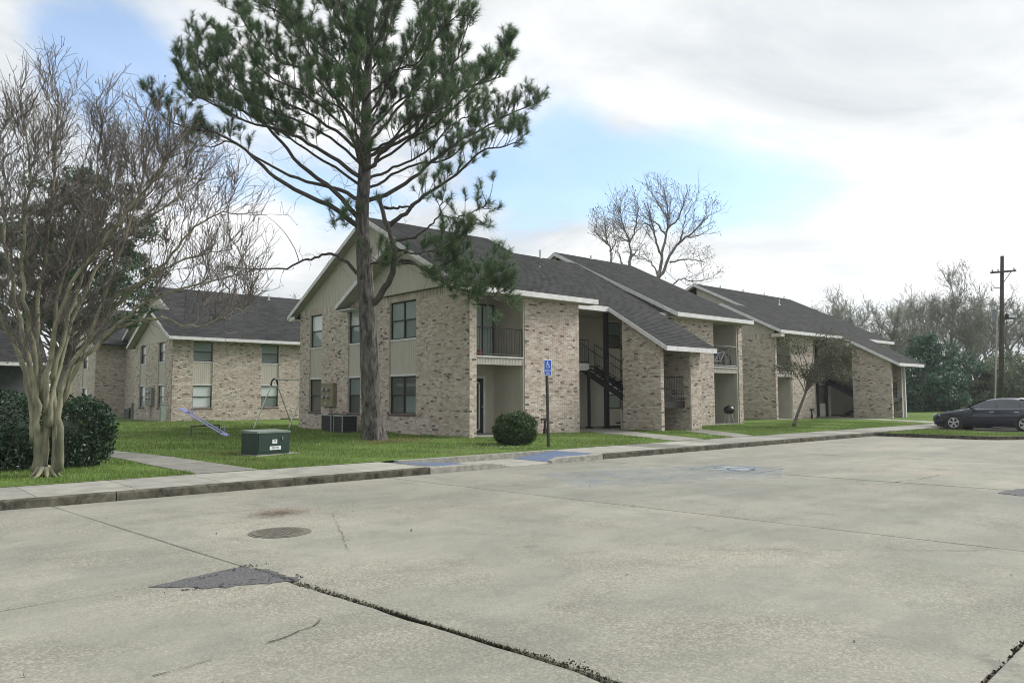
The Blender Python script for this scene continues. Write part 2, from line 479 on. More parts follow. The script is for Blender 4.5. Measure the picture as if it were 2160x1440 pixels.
lot = thing('parking_lot', (0, 0, 0), None, None); lot['kind'] = 'structure'
e1 = Vector((1, .062)); e2 = Vector((-.085, 1)); P0 = Vector((2.97, 7.08)); STEP = 5.8
def corner(i, j):
    p = P0 + e1 * (STEP * i) + e2 * (STEP * j)
    if j <= -1: p = p + e2 * .14
    if j >= 1: p = p + e2 * ((13.09 - p.y) / e2.y)
    return p
def slab_edge(a, c, weedy, seed):
    rr = random.Random(seed); n = 26 if weedy else 8
    nrm = Vector((-(c - a).y, (c - a).x)).normalized(); pts = []
    for k in range(n):
        t = k / n
        w = rr.uniform(-.019, .019) * (1 if weedy else .35)
        pts.append(a.lerp(c, t) + nrm * w)
    return pts
for i in range(-5, 11):
    for j in range(-5, 1):
        q = [corner(i, j), corner(i + 1, j), corner(i + 1, j + 1), corner(i, j + 1)]
        c = (q[0] + q[1] + q[2] + q[3]) / 4
        if q[2].y - q[1].y < .3: continue
        gapw = .012
        q = [p + (c - p).normalized() * gapw * 1.4 for p in q]
        weedR = (i == -1 and j in (-1,)); weedL = (i == 0 and j in (-1,))
        if weedL: q[0] = q[0] + e1 * .018; q[3] = q[3] + e1 * .004
        rim = slab_edge(q[0], q[1], j == -1 and i in (0, 1), i * 50 + j) + slab_edge(q[1], q[2], weedR, i * 50 + j + 1000) + slab_edge(q[2], q[3], False, i * 50 + j + 2000) + slab_edge(q[3], q[0], weedL, i * 50 + j + 3000)
        dz = rnd.uniform(-.004, .004); n = len(rim); mb = MB()
        inner = [p + (c - p).normalized() * .012 for p in rim]
        for p in rim: mb.v.append((p.x, p.y, -.08))
        for p in rim: mb.v.append((p.x, p.y, dz - .008))
        for p in inner: mb.v.append((p.x, p.y, dz))
        for k in range(n):
            k2 = (k + 1) % n
            mb.f.append((k, k2, n + k2, n + k)); mb.f.append((n + k, n + k2, 2 * n + k2, 2 * n + k))
        mb.f.append(tuple(range(2 * n, 3 * n)))
        obj('slab', mb, M_LOT, lot)
# asphalt in the broken slab corner and by the right edge
M_ASPH = simple('asphalt_patch', (.145, .145, .15), (.06, .06, .062), .9, 45, bmp=.8)
def flat_patch(name, pts, z, mat, label, cat, jit=.035):
    ring = []
    for a, c in zip(pts, pts[1:] + pts[:1]):
        for k in range(6):
            t = k / 6; ring.append((a[0] + (c[0] - a[0]) * t + rnd.uniform(-jit, jit), a[1] + (c[1] - a[1]) * t + rnd.uniform(-jit, jit)))
    mb = MB(); n = len(ring)
    mb.v = [(x, y, -.03) for x, y in ring] + [(x, y, z) for x, y in ring]
    mb.f = [(k, (k + 1) % n, n + (k + 1) % n, n + k) for k in range(n)] + [tuple(range(n, 2 * n))]
    return obj(name, mb, mat, origin=(pts[0][0], pts[0][1], 0), label=label, cat=cat)
flat_patch('asphalt_patch', [(2.08, 6.95), (2.46, 6.53), (2.95, 6.36), (3.12, 6.30), (3.10, 6.75), (2.98, 7.12), (2.85, 7.15)], .006, M_ASPH,
           'dark asphalt patch in the broken slab corner beside the weedy joint', 'patch')
flat_patch('asphalt_patch', [(14.3, 4.1), (14.15, 3.75), (14.6, 3.35), (15.8, 3.4), (15.6, 3.9), (15.0, 4.05)], .006, M_ASPH,
           'small dark asphalt patch in the lot at the right edge of the photo', 'patch')

# sidewalk slabs and kerb
M_KERB = bark_mat('weathered_kerb', (.135, .128, .10), (.034, .033, .026), 5, (1, 1, 1), .6, .02)
M_NEWKERB = simple('pale_kerb_concrete', (.34, .33, .29), (.19, .185, .16), .9, 7, bmp=.3)
walk = thing('sidewalk', (0, 0, 0), None, None); walk['kind'] = 'structure'
def walk_slab(x0, x1, y0, y1, z=.13, zr=None):
    g = .006; b = MB(); zr = z if zr is None else zr; dz = rnd.uniform(-.003, .003)
    b.hexa(((x0 + g, y0, -.1), (x1 - g, y0, -.1), (x1 - g, y1, -.1), (x0 + g, y1, -.1), (x0 + g, y0, z + dz), (x1 - g, y0, zr + dz), (x1 - g, y1, zr + dz), (x0 + g, y1, z + dz)))
    return obj('slab', b, M_CONC, walk)
def walk_run(xa, xb, step=1.44):
    n = max(1, round((xb - xa) / step)); w = (xb - xa) / n
    for k in range(n): walk_slab(xa + k * w, xa + (k + 1) * w, 13.26, 15.1)
walk_run(2.3 - 1.44 * 9, 2.3); walk_run(2.3, 9.35, 1.41); walk_run(14.8, 60, 1.45)
kerb = thing('kerb', (0, 13.1, 0), None, None); kerb['kind'] = 'structure'
def kerb_piece(x0, x1, mat=M_KERB, zl=.132, zr=.132):
    b = MB(); n = 8
    for k in range(n):
        a = x0 + (x1 - x0) * k / n; c = x0 + (x1 - x0) * (k + 1) / n
        za = zl + (zr - zl) * k / n; zb = zl + (zr - zl) * (k + 1) / n
        b.hexa(((a, 13.1, -.1), (c, 13.1, -.1), (c, 13.258, -.1), (a, 13.258, -.1), (a, 13.115, za - .02), (c, 13.115, zb - .02), (c, 13.258, za * 0 + zb - .02), (a, 13.258, za - .02)))
        b.hexa(((a, 13.117, za - .021), (c, 13.117, zb - .021), (c, 13.258, zb - .021), (a, 13.258, za - .021), (a, 13.135, za), (c, 13.135, zb), (c, 13.258, zb), (a, 13.258, za)))
    return obj('kerb_stone', b, mat, kerb)
xk = -11.6
while xk < 9.3:
    kerb_piece(xk + .006, min(xk + 2.98, 9.34)); xk += 2.99
kerb_piece(9.37, 11.0, M_NEWKERB); kerb_piece(11.0, 11.75, M_NEWKERB, .132, .02)
kerb_piece(12.95, 13.2, M_NEWKERB, .06, .132); kerb_piece(13.2, 14.78, M_NEWKERB)
xk = 14.8
while xk < 31:
    kerb_piece(xk + .006, min(xk + 2.98, 31)); xk += 2.99
while xk < 60:
    kerb_piece(xk + .006, xk + 2.98); xk += 2.99
# kerb ramp: two blue slopes meeting a low landing, raised back kerb
M_BLUE = simple('worn_blue_paint', (.075, .115, .215), (.12, .155, .22), .7, 5)
b = MB(); b.box(9.35, 14.8, 13.262, 15.0, -.12, -.015)
obj('ramp_bed', b, M_CONC, walk)
b = MB(); b.hexa(((9.36, 13.262, -.01), (11.35, 13.262, -.014), (11.35, 14.83, -.014), (9.36, 14.83, -.01), (9.36, 13.262, .13), (11.35, 13.262, .004), (11.35, 14.83, .004), (9.36, 14.83, .13)))
obj('ramp_slope', b, M_CONC, walk)
b = MB(); b.hexa(((13.1, 13.262, -.014), (14.79, 13.262, -.01), (14.79, 14.83, -.01), (13.1, 14.83, -.014), (13.1, 13.262, .004), (14.79, 13.262, .13), (14.79, 14.83, .13), (13.1, 14.83, .004)))
obj('ramp_slope', b, M_CONC, walk)
b = MB(); b.box(11.35, 13.1, 13.09, 14.83, -.014, .005); obj('ramp_landing', b, M_CONC, walk)
def ramp_paint(pts):
    b = MB(); zf = lambda x: (.004 + (.13 - .004) * (11.35 - x) / 1.99 if x < 12 else .004 + .126 * (x - 13.1) / 1.69) + .006
    b.poly([(x, y, zf(x)) for x, y in pts]); obj('blue_paint', b, M_BLUE, walk)
ramp_paint([(9.6, 13.9), (10.3, 13.3), (11.2, 13.32), (11.3, 14.78), (9.5, 14.8)])
ramp_paint([(13.12, 13.3), (14.3, 13.32), (14.75, 13.5), (14.72, 14.8), (13.14, 14.78)])
b = MB(); b.box(9.7, 14.9, 14.832, 15.02, -.1, .145); obj('back_kerb', b, M_NEWKERB, kerb)

# paths across the grass
def path(name, left, right, z):
    o = thing(name, (left[0][0], left[0][1], 0), None, None); o['kind'] = 'structure'
    for k in range(len(left) - 1):
        a, b2, c2, d2 = left[k], right[k], right[k + 1], left[k + 1]
        n = max(1, int((Vector(d2) - Vector(a)).length / 1.5))
        for q in range(n):
            t0 = q / n + .004; t1 = (q + 1) / n - .004
            L0 = Vector(a).lerp(Vector(d2), t0); L1 = Vector(a).lerp(Vector(d2), t1); R0 = Vector(b2).lerp(Vector(c2), t0); R1 = Vector(b2).lerp(Vector(c2), t1)
            zz = lambda p: lawn_z(p.x, p.y) + z
            mb = MB(); mb.hexa([(R0.x, R0.y, 0), (R1.x, R1.y, 0), (L1.x, L1.y, 0), (L0.x, L0.y, 0), (R0.x, R0.y, zz(R0)), (R1.x, R1.y, zz(R1)), (L1.x, L1.y, zz(L1)), (L0.x, L0.y, zz(L0))])
            obj('slab', mb, M_CONC, o)
    return o
PATHS = [([(5.25, 15.1), (4.75, 21), (3.6, 30)], [(6.5, 15.1), (5.7, 21), (4.6, 30)]),
         ([(20.6, 15.1), (22.6, 21.5)], [(22.2, 15.1), (24.3, 21.3)]),
         ([(24.0, 15.1), (25.6, 18.4)], [(25.4, 15.1), (27.4, 18.6)]),
         ([(43.5, 15.1), (46.2, 22.5)], [(45.1, 15.1), (48.4, 22.5)])]
for L, Rr in PATHS: path('path', L, Rr, .012)

# grass island with kerb, right
b = MB(); ring = [(31.0, 13.1), (31.0, 9.4)] + [(33.2 - 2.2 * math.cos(t), 9.4 - 1.35 * math.sin(t)) for t in [math.pi * k / 12 for k in range(1, 12)]] + [(35.4, 9.4), (35.4, 13.1)]
cen = Vector((33.2, 11.3)); inn = [((Vector(p) - cen) * .93 + cen) for p in ring]
n = len(ring)
for k in range(n - 1):
    a, c2, d2, e = Vector(ring[k]), Vector(ring[k + 1]), inn[k + 1], inn[k]
    b.hexa([(a.x, a.y, -.05), (c2.x, c2.y, -.05), (d2.x, d2.y, -.05), (e.x, e.y, -.05), (a.x, a.y, .13), (c2.x, c2.y, .13), (d2.x, d2.y, .13), (e.x, e.y, .13)])
isl = obj('traffic_island', b, M_KERB, origin=(33.2, 11.3, 0), kind='structure')
b = MB(); b.v = [(p.x, p.y, .11) for p in inn]; b.f = [tuple(range(n))]
obj('island_turf', b, M_LAWN, isl)

# ------------------------------------------------------------------ apartment buildings
def mapper(axis, plane):
    """(u along the wall, d outwards, z): 'x' walls face -X and run along Y, 'y' walls face -Y and run along X"""
    if axis == 'x': return lambda u, d, z: (plane - d, u, z)
    return lambda u, d, z: (u, plane - d, z)
def pbox(mb, P, u0, u1, d0, d1, z0, z1, z0b=None, z1b=None):
    """box in wall space; z1 / z1b are the top heights at u0 / u1"""
    z1b = z1 if z1b is None else z1b
    p = [P(u0, d0, z0), P(u1, d0, z0), P(u1, d1, z0), P(u0, d1, z0), P(u0, d0, z1), P(u1, d0, z1b), P(u1, d1, z1b), P(u0, d1, z1)]
    a, c, e = Vector(p[1]) - Vector(p[0]), Vector(p[3]) - Vector(p[0]), Vector(p[4]) - Vector(p[0])
    if a.cross(c).dot(e) < 0: p = [p[3], p[2], p[1], p[0], p[7], p[6], p[5], p[4]]
    mb.hexa(p)
def topf(top):
    if callable(top): return top
    return lambda u: top
def wall_panel(mb, P, u0, u1, z0, top, holes, d0=-.2, d1=0.0):
    """wall with rectangular openings, as prisms between the break lines"""
    tf = topf(top)
    us = sorted({u0, u1, *[h[0] for h in holes], *[h[1] for h in holes], *(getattr(top, 'knees', []) if callable(top) else [])})
    us = [u for u in us if u0 - 1e-6 <= u <= u1 + 1e-6]
    for a, c in zip(us[:-1], us[1:]):
        mid = (a + c) / 2
        hs = sorted([(h[2], h[3]) for h in holes if h[0] < mid < h[1]])
        z = z0
        for lo, hi in hs:
            if lo > z + 1e-4: pbox(mb, P, a, c, d0, d1, z, lo)
            z = max(z, hi)
        if tf(mid) > z + 1e-3: pbox(mb, P, a, c, d0, d1, z, tf(a), None, tf(c))
COURSE, BL = .0685, .205
BRICKS = []                                            # bricks of the near building that get an object of their own
def brick_wall(parent, axis, plane, u0, u1, z0, top, holes=(), single=0, soldier=False, back=-.2):
    P = mapper(axis, plane); tf = topf(top)
    w = MB(); wall_panel(w, P, u0, u1, z0, top, holes, back)
    wo = obj('brick_wall', w, M_MORTAR, parent)
    mb = MB(); singles = []
    rr = random.Random(int(plane * 100 + u0 * 37)); g = .0055
    z = z0; k = 0
    zt = max(tf(u0), tf(u1), tf((u0 + u1) / 2))
    sold = zt - .2 if soldier else 1e9
    def lay(a, c, za, zb):
        d = .011 + rr.uniform(-.003, .004)
        if single: singles.append((a, c, za, zb, d))
        else: pbox(mb, P, a, c, -.004, d, za, zb)
    while z + COURSE <= zt + 1e-3:
        if z + COURSE > sold: break
        u = u0 - (BL / 2 if k % 2 else 0)
        zm = z + COURSE / 2
        cuts = [(h[0], h[1]) for h in holes if h[2] < zm < h[3]]
        while u < u1 - .01:
            segs = [(max(u, u0), min(u + BL, u1))]
            for ha, hb in cuts:
                ns = []
                for a, c in segs:
                    if hb <= a or ha >= c: ns.append((a, c)); continue
                    if ha > a: ns.append((a, ha))
                    if hb < c: ns.append((hb, c))
                segs = ns
            for a, c in segs:
                if c - a > .03 and min(tf(a), tf(c)) >= z + COURSE - .005:
                    if c - a > .19 and rr.random() < .16:
                        mid = a + (c - a) * rr.choice((.5, .5, .35)); lay(a + g, mid - g * .6, z + g, z + COURSE - g); lay(mid + g * .6, c - g, z + g, z + COURSE - g)
                    else: lay(a + g, c - g, z + g, z + COURSE - g)
            u += BL
        z += COURSE; k += 1
    if soldier:
        u = u0
        while u < u1 - .03:
            if not any(h[0] < u + .03 < h[1] and h[3] > sold for h in holes): lay(u + g, min(u + COURSE, u1) - g, z + g, zt - .004)
            u += COURSE
    if single:
        def near(s):
            p = Vector(P((s[0] + s[1]) / 2, 0, (s[2] + s[3]) / 2)); return (p - CAM).length
        BRICKS.append((wo, P, singles, near))
    else:
        obj('brickwork', mb, M_BRICK, wo, kind='stuff')
    return wo
def finish_bricks(limit):
    alls = [(near(s), wo, P, s) for wo, P, sg, near in BRICKS for s in sg]
    full = sorted([q for q in alls if abs(q[3][1] - q[3][0] - BL + .011) < 1e-3 and abs(q[3][3] - q[3][2] - COURSE + .011) < 1e-3], key=lambda q: q[0])[:limit]
    pick = {id(q[3]) for q in full}
    meshes = {}
    for _, wo, P, s in full:
        o3, ux = Vector(P(0, 0, 0)), Vector(P(1, 0, 0)) - Vector(P(0, 0, 0))
        key = tuple(round(v) for v in ux)
        if key not in meshes:
            mb = MB(); Q = (lambda u, d, z: (-d, u, z)) if key[1] else (lambda u, d, z: (u, -d, z))
            pbox(mb, Q, 0, BL - .011, -.004, .011, 0, COURSE - .011)
            meshes[key] = mesh_of('brick', mb, M_BRICK1)
        o = bpy.data.objects.new('brick', meshes[key]); C.objects.link(o); o.parent = wo
        o.location = Vector(P(s[0], s[4] - .011, s[2])) - WLOC[wo.name]
    for wo, P, sg, near in BRICKS:
        mb = MB()
        for s in sg:
            if id(s) not in pick: pbox(mb, P, s[0], s[1], -.004, s[4], s[2], s[3])
        obj('brickwork', mb, M_BRICK, wo, kind='stuff')

def siding(parent, axis, plane, u0, u1, z0, top, name='siding', step=.135, mat=None):
    """vertical grooved boards over a backing"""
    P = mapper(axis, plane); tf = topf(top); mb = MB(); n = max(1, round((u1 - u0) / step)); w = (u1 - u0) / n
    for k in range(n):
        a, c = u0 + k * w, u0 + (k + 1) * w
        pbox(mb, P, a, c, -.05, -.012, z0, tf(a), None, tf(c))
        pbox(mb, P, a + .006, c - .006, -.012, 0, z0, tf(a + .006), None, tf(c - .006))
    return obj(name, mb, mat or M_SIDING, parent, kind='stuff')
def plain(parent, name, axis, plane, u0, u1, z0, top, holes=(), mat=None, back=-.12):
    mb = MB(); wall_panel(mb, mapper(axis, plane), u0, u1, z0, top, list(holes), back)
    return obj(name, mb, mat or M_TANWALL, parent)
def window(parent, axis, plane, u0, u1, z0, z1, panes, cols=1, rec=.09, sill=True, flip=False):
    """sash window set back in its opening: frame, panes (one per sash) and brick sill"""
    P = mapper(axis, plane); f = MB(); t = .045
    D0, D1 = -rec - .05, -rec + .012
    pbox(f, P, u0, u1, D0, D1, z0, z0 + t); pbox(f, P, u0, u1, D0, D1, z1 - t, z1)
    pbox(f, P, u0, u0 + t, D0, D1, z0 + t, z1 - t); pbox(f, P, u1 - t, u1, D0, D1, z0 + t, z1 - t)
    w = (u1 - u0) / cols; zm = z0 + (z1 - z0) * .5
    for k in range(1, cols): pbox(f, P, u0 + k * w - .04, u0 + k * w + .04, D0, D1 + .006, z0 + t, z1 - t)
    for k in range(cols):
        a = u0 + k * w + (t if k == 0 else .04); c = u0 + (k + 1) * w - (t if k == cols - 1 else .04)
        pbox(f, P, a, c, D0, D1 - .004, zm - .022, zm + .022)
    root = obj('window', f, M_FRAME, parent)
    for k in range(cols):
        a = u0 + k * w + (t if k == 0 else .04); c = u0 + (k + 1) * w - (t if k == cols - 1 else .04)
        for (lo, hi, mt, dd) in ((zm + .022, z1 - t, panes[0], 0), (z0 + t, zm - .022, panes[1], -.018)):
            g = MB(); pbox(g, P, a, c, -rec - .03 + dd, -rec - .022 + dd, lo, hi); obj('pane', g, mt[k] if isinstance(mt, (list, tuple)) else mt, root)
    if sill:
        s = MB(); n = max(2, round((u1 - u0 + .1) / .075)); ww = (u1 - u0 + .1) / n
        for k in range(n): pbox(s, P, u0 - .05 + k * ww + .004, u0 - .05 + (k + 1) * ww - .004, -.08, .035, z0 - .085, z0 - .004, None)
        obj('sill', s, simple('sill_brick', (.16, .125, .10), (.07, .06, .05), .9, 20), root)
    return root
def window_stack(parent, axis, plane, u0, u1, low, high, pl, pu, cols=1):
    """lower window, grooved panel with white edge boards, upper window; returns the wall opening"""
    P = mapper(axis, plane)
    window(parent, axis, plane, u0, u1, low[0], low[1], pl, cols)
    window(parent, axis, plane, u0, u1, high[0], high[1], pu, cols, sill=False)
    siding(parent, axis, plane + (.045 if True else 0), u0 + .002, u1 - .002, low[1] + .07, high[0] - .07, 'spandrel_panel', .12)
    for z in (low[1], high[0] - .07):
        t = MB(); pbox(t, P, u0 + .002, u1 - .002, -.14, -.02, z + .001, z + .069); obj('trim', t, M_WHITE, parent)
    return (u0, u1, low[0], high[1])
def railing(parent, pts, h=1.02, mat=None, gap=.12, bot=.08, name='railing'):
    f = MB(); r = None
    for a, c in zip(pts[:-1], pts[1:]):
        a, c = Vector(a), Vector(c)
        for z in (bot, h): f.tube([a + Vector((0, 0, z)), c + Vector((0, 0, z))], .018, 4)
        for p in (a, c): f.tube([p, p + Vector((0, 0, h + .02))], .022, 4)
    root = obj(name, f, mat or M_BLACKM, parent)
    for a, c in zip(pts[:-1], pts[1:]):
        a, c = Vector(a), Vector(c); n = max(2, int((Vector((c.x, c.y)) - Vector((a.x, a.y))).length / gap))
        for k in range(1, n):
            p = a.lerp(c, k / n); s = MB(); s.tube([p + Vector((0, 0, bot)), p + Vector((0, 0, h))], .009, 4); obj('baluster', s, mat or M_BLACKM, root)
    return root
def roof_plane(parent, x0, x1, y0, z0, y1, z1, xr0=None, xr1=None, course=.145, tab=.31):
    """deck plus overlapping shingle tabs between the edge (y0,z0) and the ridge (y1,z1); xr0/xr1 are the upper x limits"""
    xr0 = x0 if xr0 is None else xr0; xr1 = x1 if xr1 is None else xr1
    L = math.hypot(y1 - y0, z1 - z0); n = max(1, round(L / course))
    up = Vector((0, (y1 - y0) / L, (z1 - z0) / L)); nrm = Vector((1, 0, 0)).cross(up)
    if nrm.z < 0: nrm = -nrm
    d = MB(); q = [Vector((x0, y0, z0)), Vector((x1, y0, z0)), Vector((xr1, y1, z1)), Vector((xr0, y1, z1))]
    d.hexa([p - nrm * .12 for p in q] + q) if (y1 > y0) else d.hexa([p - nrm * .12 for p in q[::-1]] + q[::-1])
    root = obj('roof', d, M_SHINGLE, parent)
    rr = random.Random(int(x0 * 10 + y0)); t = MB()
    for k in range(n):
        s0, s1 = k / n, (k + 1) / n
        a0 = x0 + (xr0 - x0) * s0; a1 = x1 + (xr1 - x1) * s0
        x = a0 - (k % 2) * tab / 2 - rr.uniform(0, .06)
        p0 = Vector((0, y0 + (y1 - y0) * s0, z0 + (z1 - z0) * s0)); p1 = Vector((0, y0 + (y1 - y0) * s1, z0 + (z1 - z0) * s1))
        while x < a1 - .02:
            xa, xb = max(x, a0) + .003, min(x + tab, a1) - .003
            if xb - xa > .03:
                th = .008 + rr.uniform(0, .005)
                A, B = Vector((xa, 0, 0)), Vector((xb, 0, 0))
                t.poly([p0 + A + nrm * th, p0 + B + nrm * th, p1 + B + nrm * .003, p1 + A + nrm * .003])
                i = len(t.v); t.v += [tuple(p0 + A), tuple(p0 + B)]; t.f.append((i, i + 1, i - 3, i - 4))
            x += tab
    obj('shingles', t, M_SHINGLE, root, kind='stuff')
    return root
def eave(parent, x0, x1, y, z, ywall, soff=True):
    f = MB(); f.box(x0, x1, y - .03, y, z - .20, z - .012); obj('fascia', f, M_WHITE, parent)
    if soff:
        s = MB(); s.box(x0 + .02, x1 - .02, y + .002, ywall, z - .215, z - .195); obj('soffit', s, M_SOFFIT, parent)
def rake(parent, x, ya, za, yb, zb, w=.2, xw=None, name='rake_board'):
    """sloping white board at plane x; xw: wall plane that the soffit reaches"""
    f = MB(); s = 1 if yb > ya else -1
    f.hexa(((x - .03, ya, za - w), (x, ya, za - w), (x, yb, zb - w), (x - .03, yb, zb - w), (x - .03, ya, za - .01), (x, ya, za - .01), (x, yb, zb - .01), (x - .03, yb, zb - .01)) if s > 0 else
           ((x - .03, yb, zb - w), (x, yb, zb - w), (x, ya, za - w), (x - .03, ya, za - w), (x - .03, yb, zb - .01), (x, yb, zb - .01), (x, ya, za - .01), (x - .03, ya, za - .01)))
    obj(name, f, M_WHITE, parent)
    if xw is not None:
        b = MB(); z0 = .16
        pts = [(x + .002, ya, za - z0 - .02), (xw, ya, za - z0 - .02), (xw, yb, zb - z0 - .02), (x + .002, yb, zb - z0 - .02)]
        pts2 = [(p[0], p[1], p[2] + .02) for p in pts]
        b.hexa(pts + pts2 if s > 0 else pts[::-1] + pts2[::-1]); obj('soffit', b, M_SOFFIT, parent)
def gable(y0, z0, ym, zm, y1, z1):
    def f(y): return z0 + (zm - z0) * (y - y0) / (ym - y0) if y < ym else z1 + (zm - z1) * (y1 - y) / (y1 - ym)
    f.knees = [ym]; return f
def vent_pipe(parent, x, y, z, h=.42, r=.045):
    b = MB(); b.tube([(x, y, z - .1), (x, y, z + h)], r, 8); b.tube([(x, y, z - .02), (x, y, z + .05)], [r + .09, r + .01], 8)
    obj('vent_pipe', b, simple('galvanised', (.55, .56, .56), (.38, .39, .4), .45, 9, metal=.6), parent)
def door(parent, axis, plane, u0, u1, z0, z1, mat, frame=True, glass=None, rec=.05):
    P = mapper(axis, plane); d = MB(); pbox(d, P, u0, u1, -.04 - rec, -rec, z0, z1)
    root = obj('door', d, mat, parent)
    if frame:
        f = MB(); pbox(f, P, u0 - .09, u0 - .002, -.02, .03, z0, z1 + .09); pbox(f, P, u1 + .002, u1 + .09, -.02, .03, z0, z1 + .09); pbox(f, P, u0 - .002, u1 + .002, -.02, .03, z1 + .002, z1 + .09)
        obj('frame', f, M_WHITE, root)
    k = MB(); c = P(u1 - .07, .02 - rec, z0 + .98); k.sphere(c, .032, 8, 6); k.tube([P(u1 - .07, -rec, z0 + .98), c], .014, 6)
    obj('handle', k, simple('satin_metal', (.6, .6, .58), (.45, .45, .44), .3, 9, metal=.9), root)
    return root

FF = .25                                                # floor level
UP = 3.03                                               # upper floor level
def recess(parent, u0, u1, yw, depth, zt, doorside='L', grill=False, slider=True, rail=True):
    """balcony bay: patio below, balcony above, open to the front"""
    yb = yw + depth
    plain(parent, 'recess_wall', 'y', yb, u0 + .002, u1 - .002, .1, zt)
    b = MB(); b.box(u0 - .15, u1 + .1, yw - .1, yb + .12, zt, zt + .03); obj('ceiling', b, M_SOFFIT, parent)
    b = MB(); b.box(u1 - .003, u1 + .1, yw + .2, yb, .1, zt); obj('side_wall', b, M_TANWALL, parent)
    b = MB(); b.box(u1 - .06, u1 - .004, yw + .02, yw + .2, FF, zt); obj('corner_trim', b, M_TANWALL, parent)
    b = MB(); b.box(u0 + .002, u1 - .004, yw - .12, yb - .002, .02, FF - .01); obj('patio_slab', b, M_CONC, parent)
    bal = MB(); bal.box(u0 + .003, u1 - .065, yw + .05, yb - .003, UP - .22, UP - .005); bo = obj('balcony', bal, M_SOFFIT, parent)
    siding(parent, 'y', yw + .03, u0 + .004, u1 - .066, UP - .29, UP - .035, 'balcony_front', .07, simple('balcony_front_paint', (.46, .435, .39), (.36, .34, .31), .75, 5))
    t = MB(); t.box(u0 + .004, u1 - .066, yw - .012, yw + .048, UP - .033, UP + .012); obj('trim', t, M_WHITE, bo)
    if rail: railing(parent, [(u0 + .03, yw + .03, UP), (u1 - .1, yw + .03, UP)])
    # lower door and upper sliding door in the back wall
    w = u1 - u0
    door(parent, 'y', yb - .012, u0 + w * .36, u0 + w * .76, FF, FF + 2.05, simple('dark_door_paint', (.02, .024, .026), (.03, .034, .036), .45, 6), rec=0)
    if slider:
        P = mapper('y', yb - .004); f = MB(); a, c = u0 + w * .46, u1 - .03
        pbox(f, P, a, c, -.02, .05, UP + 2.03, UP + 2.1)
        for x in (a, (a + c) / 2, c - .06): pbox(f, P, x, x + .06, -.02, .05, UP, UP + 2.03)
        so_ = obj('sliding_door', f, M_FRAME, parent)
        for x0_, x1_ in ((a + .06, (a + c) / 2), ((a + c) / 2 + .06, c - .06)):
            g = MB(); pbox(g, P, x0_, x1_, 0, .02, UP + .03, UP + 2.03); obj('pane', g, glass_mat('patio_glass', (.36, .43, .40), (.28, .34, .32)) if 'patio_glass' not in bpy.data.materials else bpy.data.materials['patio_glass'], so_)
def storm_frame(parent, u0, u1, y, z0, z1):
    b = MB()
    b.box(u0, u1, y - .03, y, z0, z0 + .05); b.box(u0, u1, y - .03, y, z1 - .05, z1); b.box(u0, u0 + .05, y - .03, y, z0, z1); b.box(u1 - .05, u1, y - .03, y, z0, z1)
    obj('storm_door_frame', b, M_WHITE, parent)
def staircase(parent, x0, yt, yl, xw=.95, zl=1.42):
    """upper flight from the upper floor down to a landing towards the lot, lower flight back to the ground"""
    f = MB(); n = 9
    st = obj('staircase', (lambda m_: (m_.hexa(((x0, yl, zl - .28), (x0 + .05, yl, zl - .28), (x0 + .05, yt, UP - .3), (x0, yt, UP - .3), (x0, yl, zl), (x0 + .05, yl, zl), (x0 + .05, yt, UP - .02), (x0, yt, UP - .02))),
                                       m_.hexa(((x0 + xw - .05, yl, zl - .28), (x0 + xw, yl, zl - .28), (x0 + xw, yt, UP - .3), (x0 + xw - .05, yt, UP - .3), (x0 + xw - .05, yl, zl), (x0 + xw, yl, zl), (x0 + xw, yt, UP - .02), (x0 + xw - .05, yt, UP - .02))),
                                       m_.box(x0, x0 + 2 * xw, yl - 1.35, yl - .003, zl - .30, zl - .02),
                                       m_)[-1])(MB()), M_BLACKM, parent)
    for k in range(n):
        t = k / n; y = yl + (yt - yl) * t; z = zl + (UP - zl) * t
        s = MB(); s.box(x0 + .052, x0 + xw - .052, y + .02, y + (yt - yl) / n + .02, z + .08, z + .13); obj('tread', s, M_BLACKM, st)
    n = 7; y2 = yl + 2.1
    for k in range(n):
        t = k / n; y = yl + (y2 - yl) * t; z = zl - (zl - FF) * (k + 1) / n
        s = MB(); s.box(x0 + xw + .05, x0 + 2 * xw, y, y + .3, z, z + .05); obj('tread', s, M_BLACKM, st)
    s = MB(); s.hexa(((x0 + 2 * xw - .05, yl, zl - .28), (x0 + 2 * xw, yl, zl - .28), (x0 + 2 * xw, y2, FF - .05), (x0 + 2 * xw - .05, y2, FF - .05), (x0 + 2 * xw - .05, yl, zl), (x0 + 2 * xw, yl, zl), (x0 + 2 * xw, y2, FF + .2), (x0 + 2 * xw - .05, y2, FF + .2)))
    obj('stringer', s, M_BLACKM, st)
    railing(parent, [(x0 + .03, yt, UP), (x0 + .03, yl, zl)], .95)
    railing(parent, [(x0 + xw, yt, UP), (x0 + xw, yl, zl)], .95)
    railing(parent, [(x0 + .1, yl - 1.3, zl), (x0 + 2 * xw - .05, yl - 1.3, zl)], .98, gap=.11)
    return st

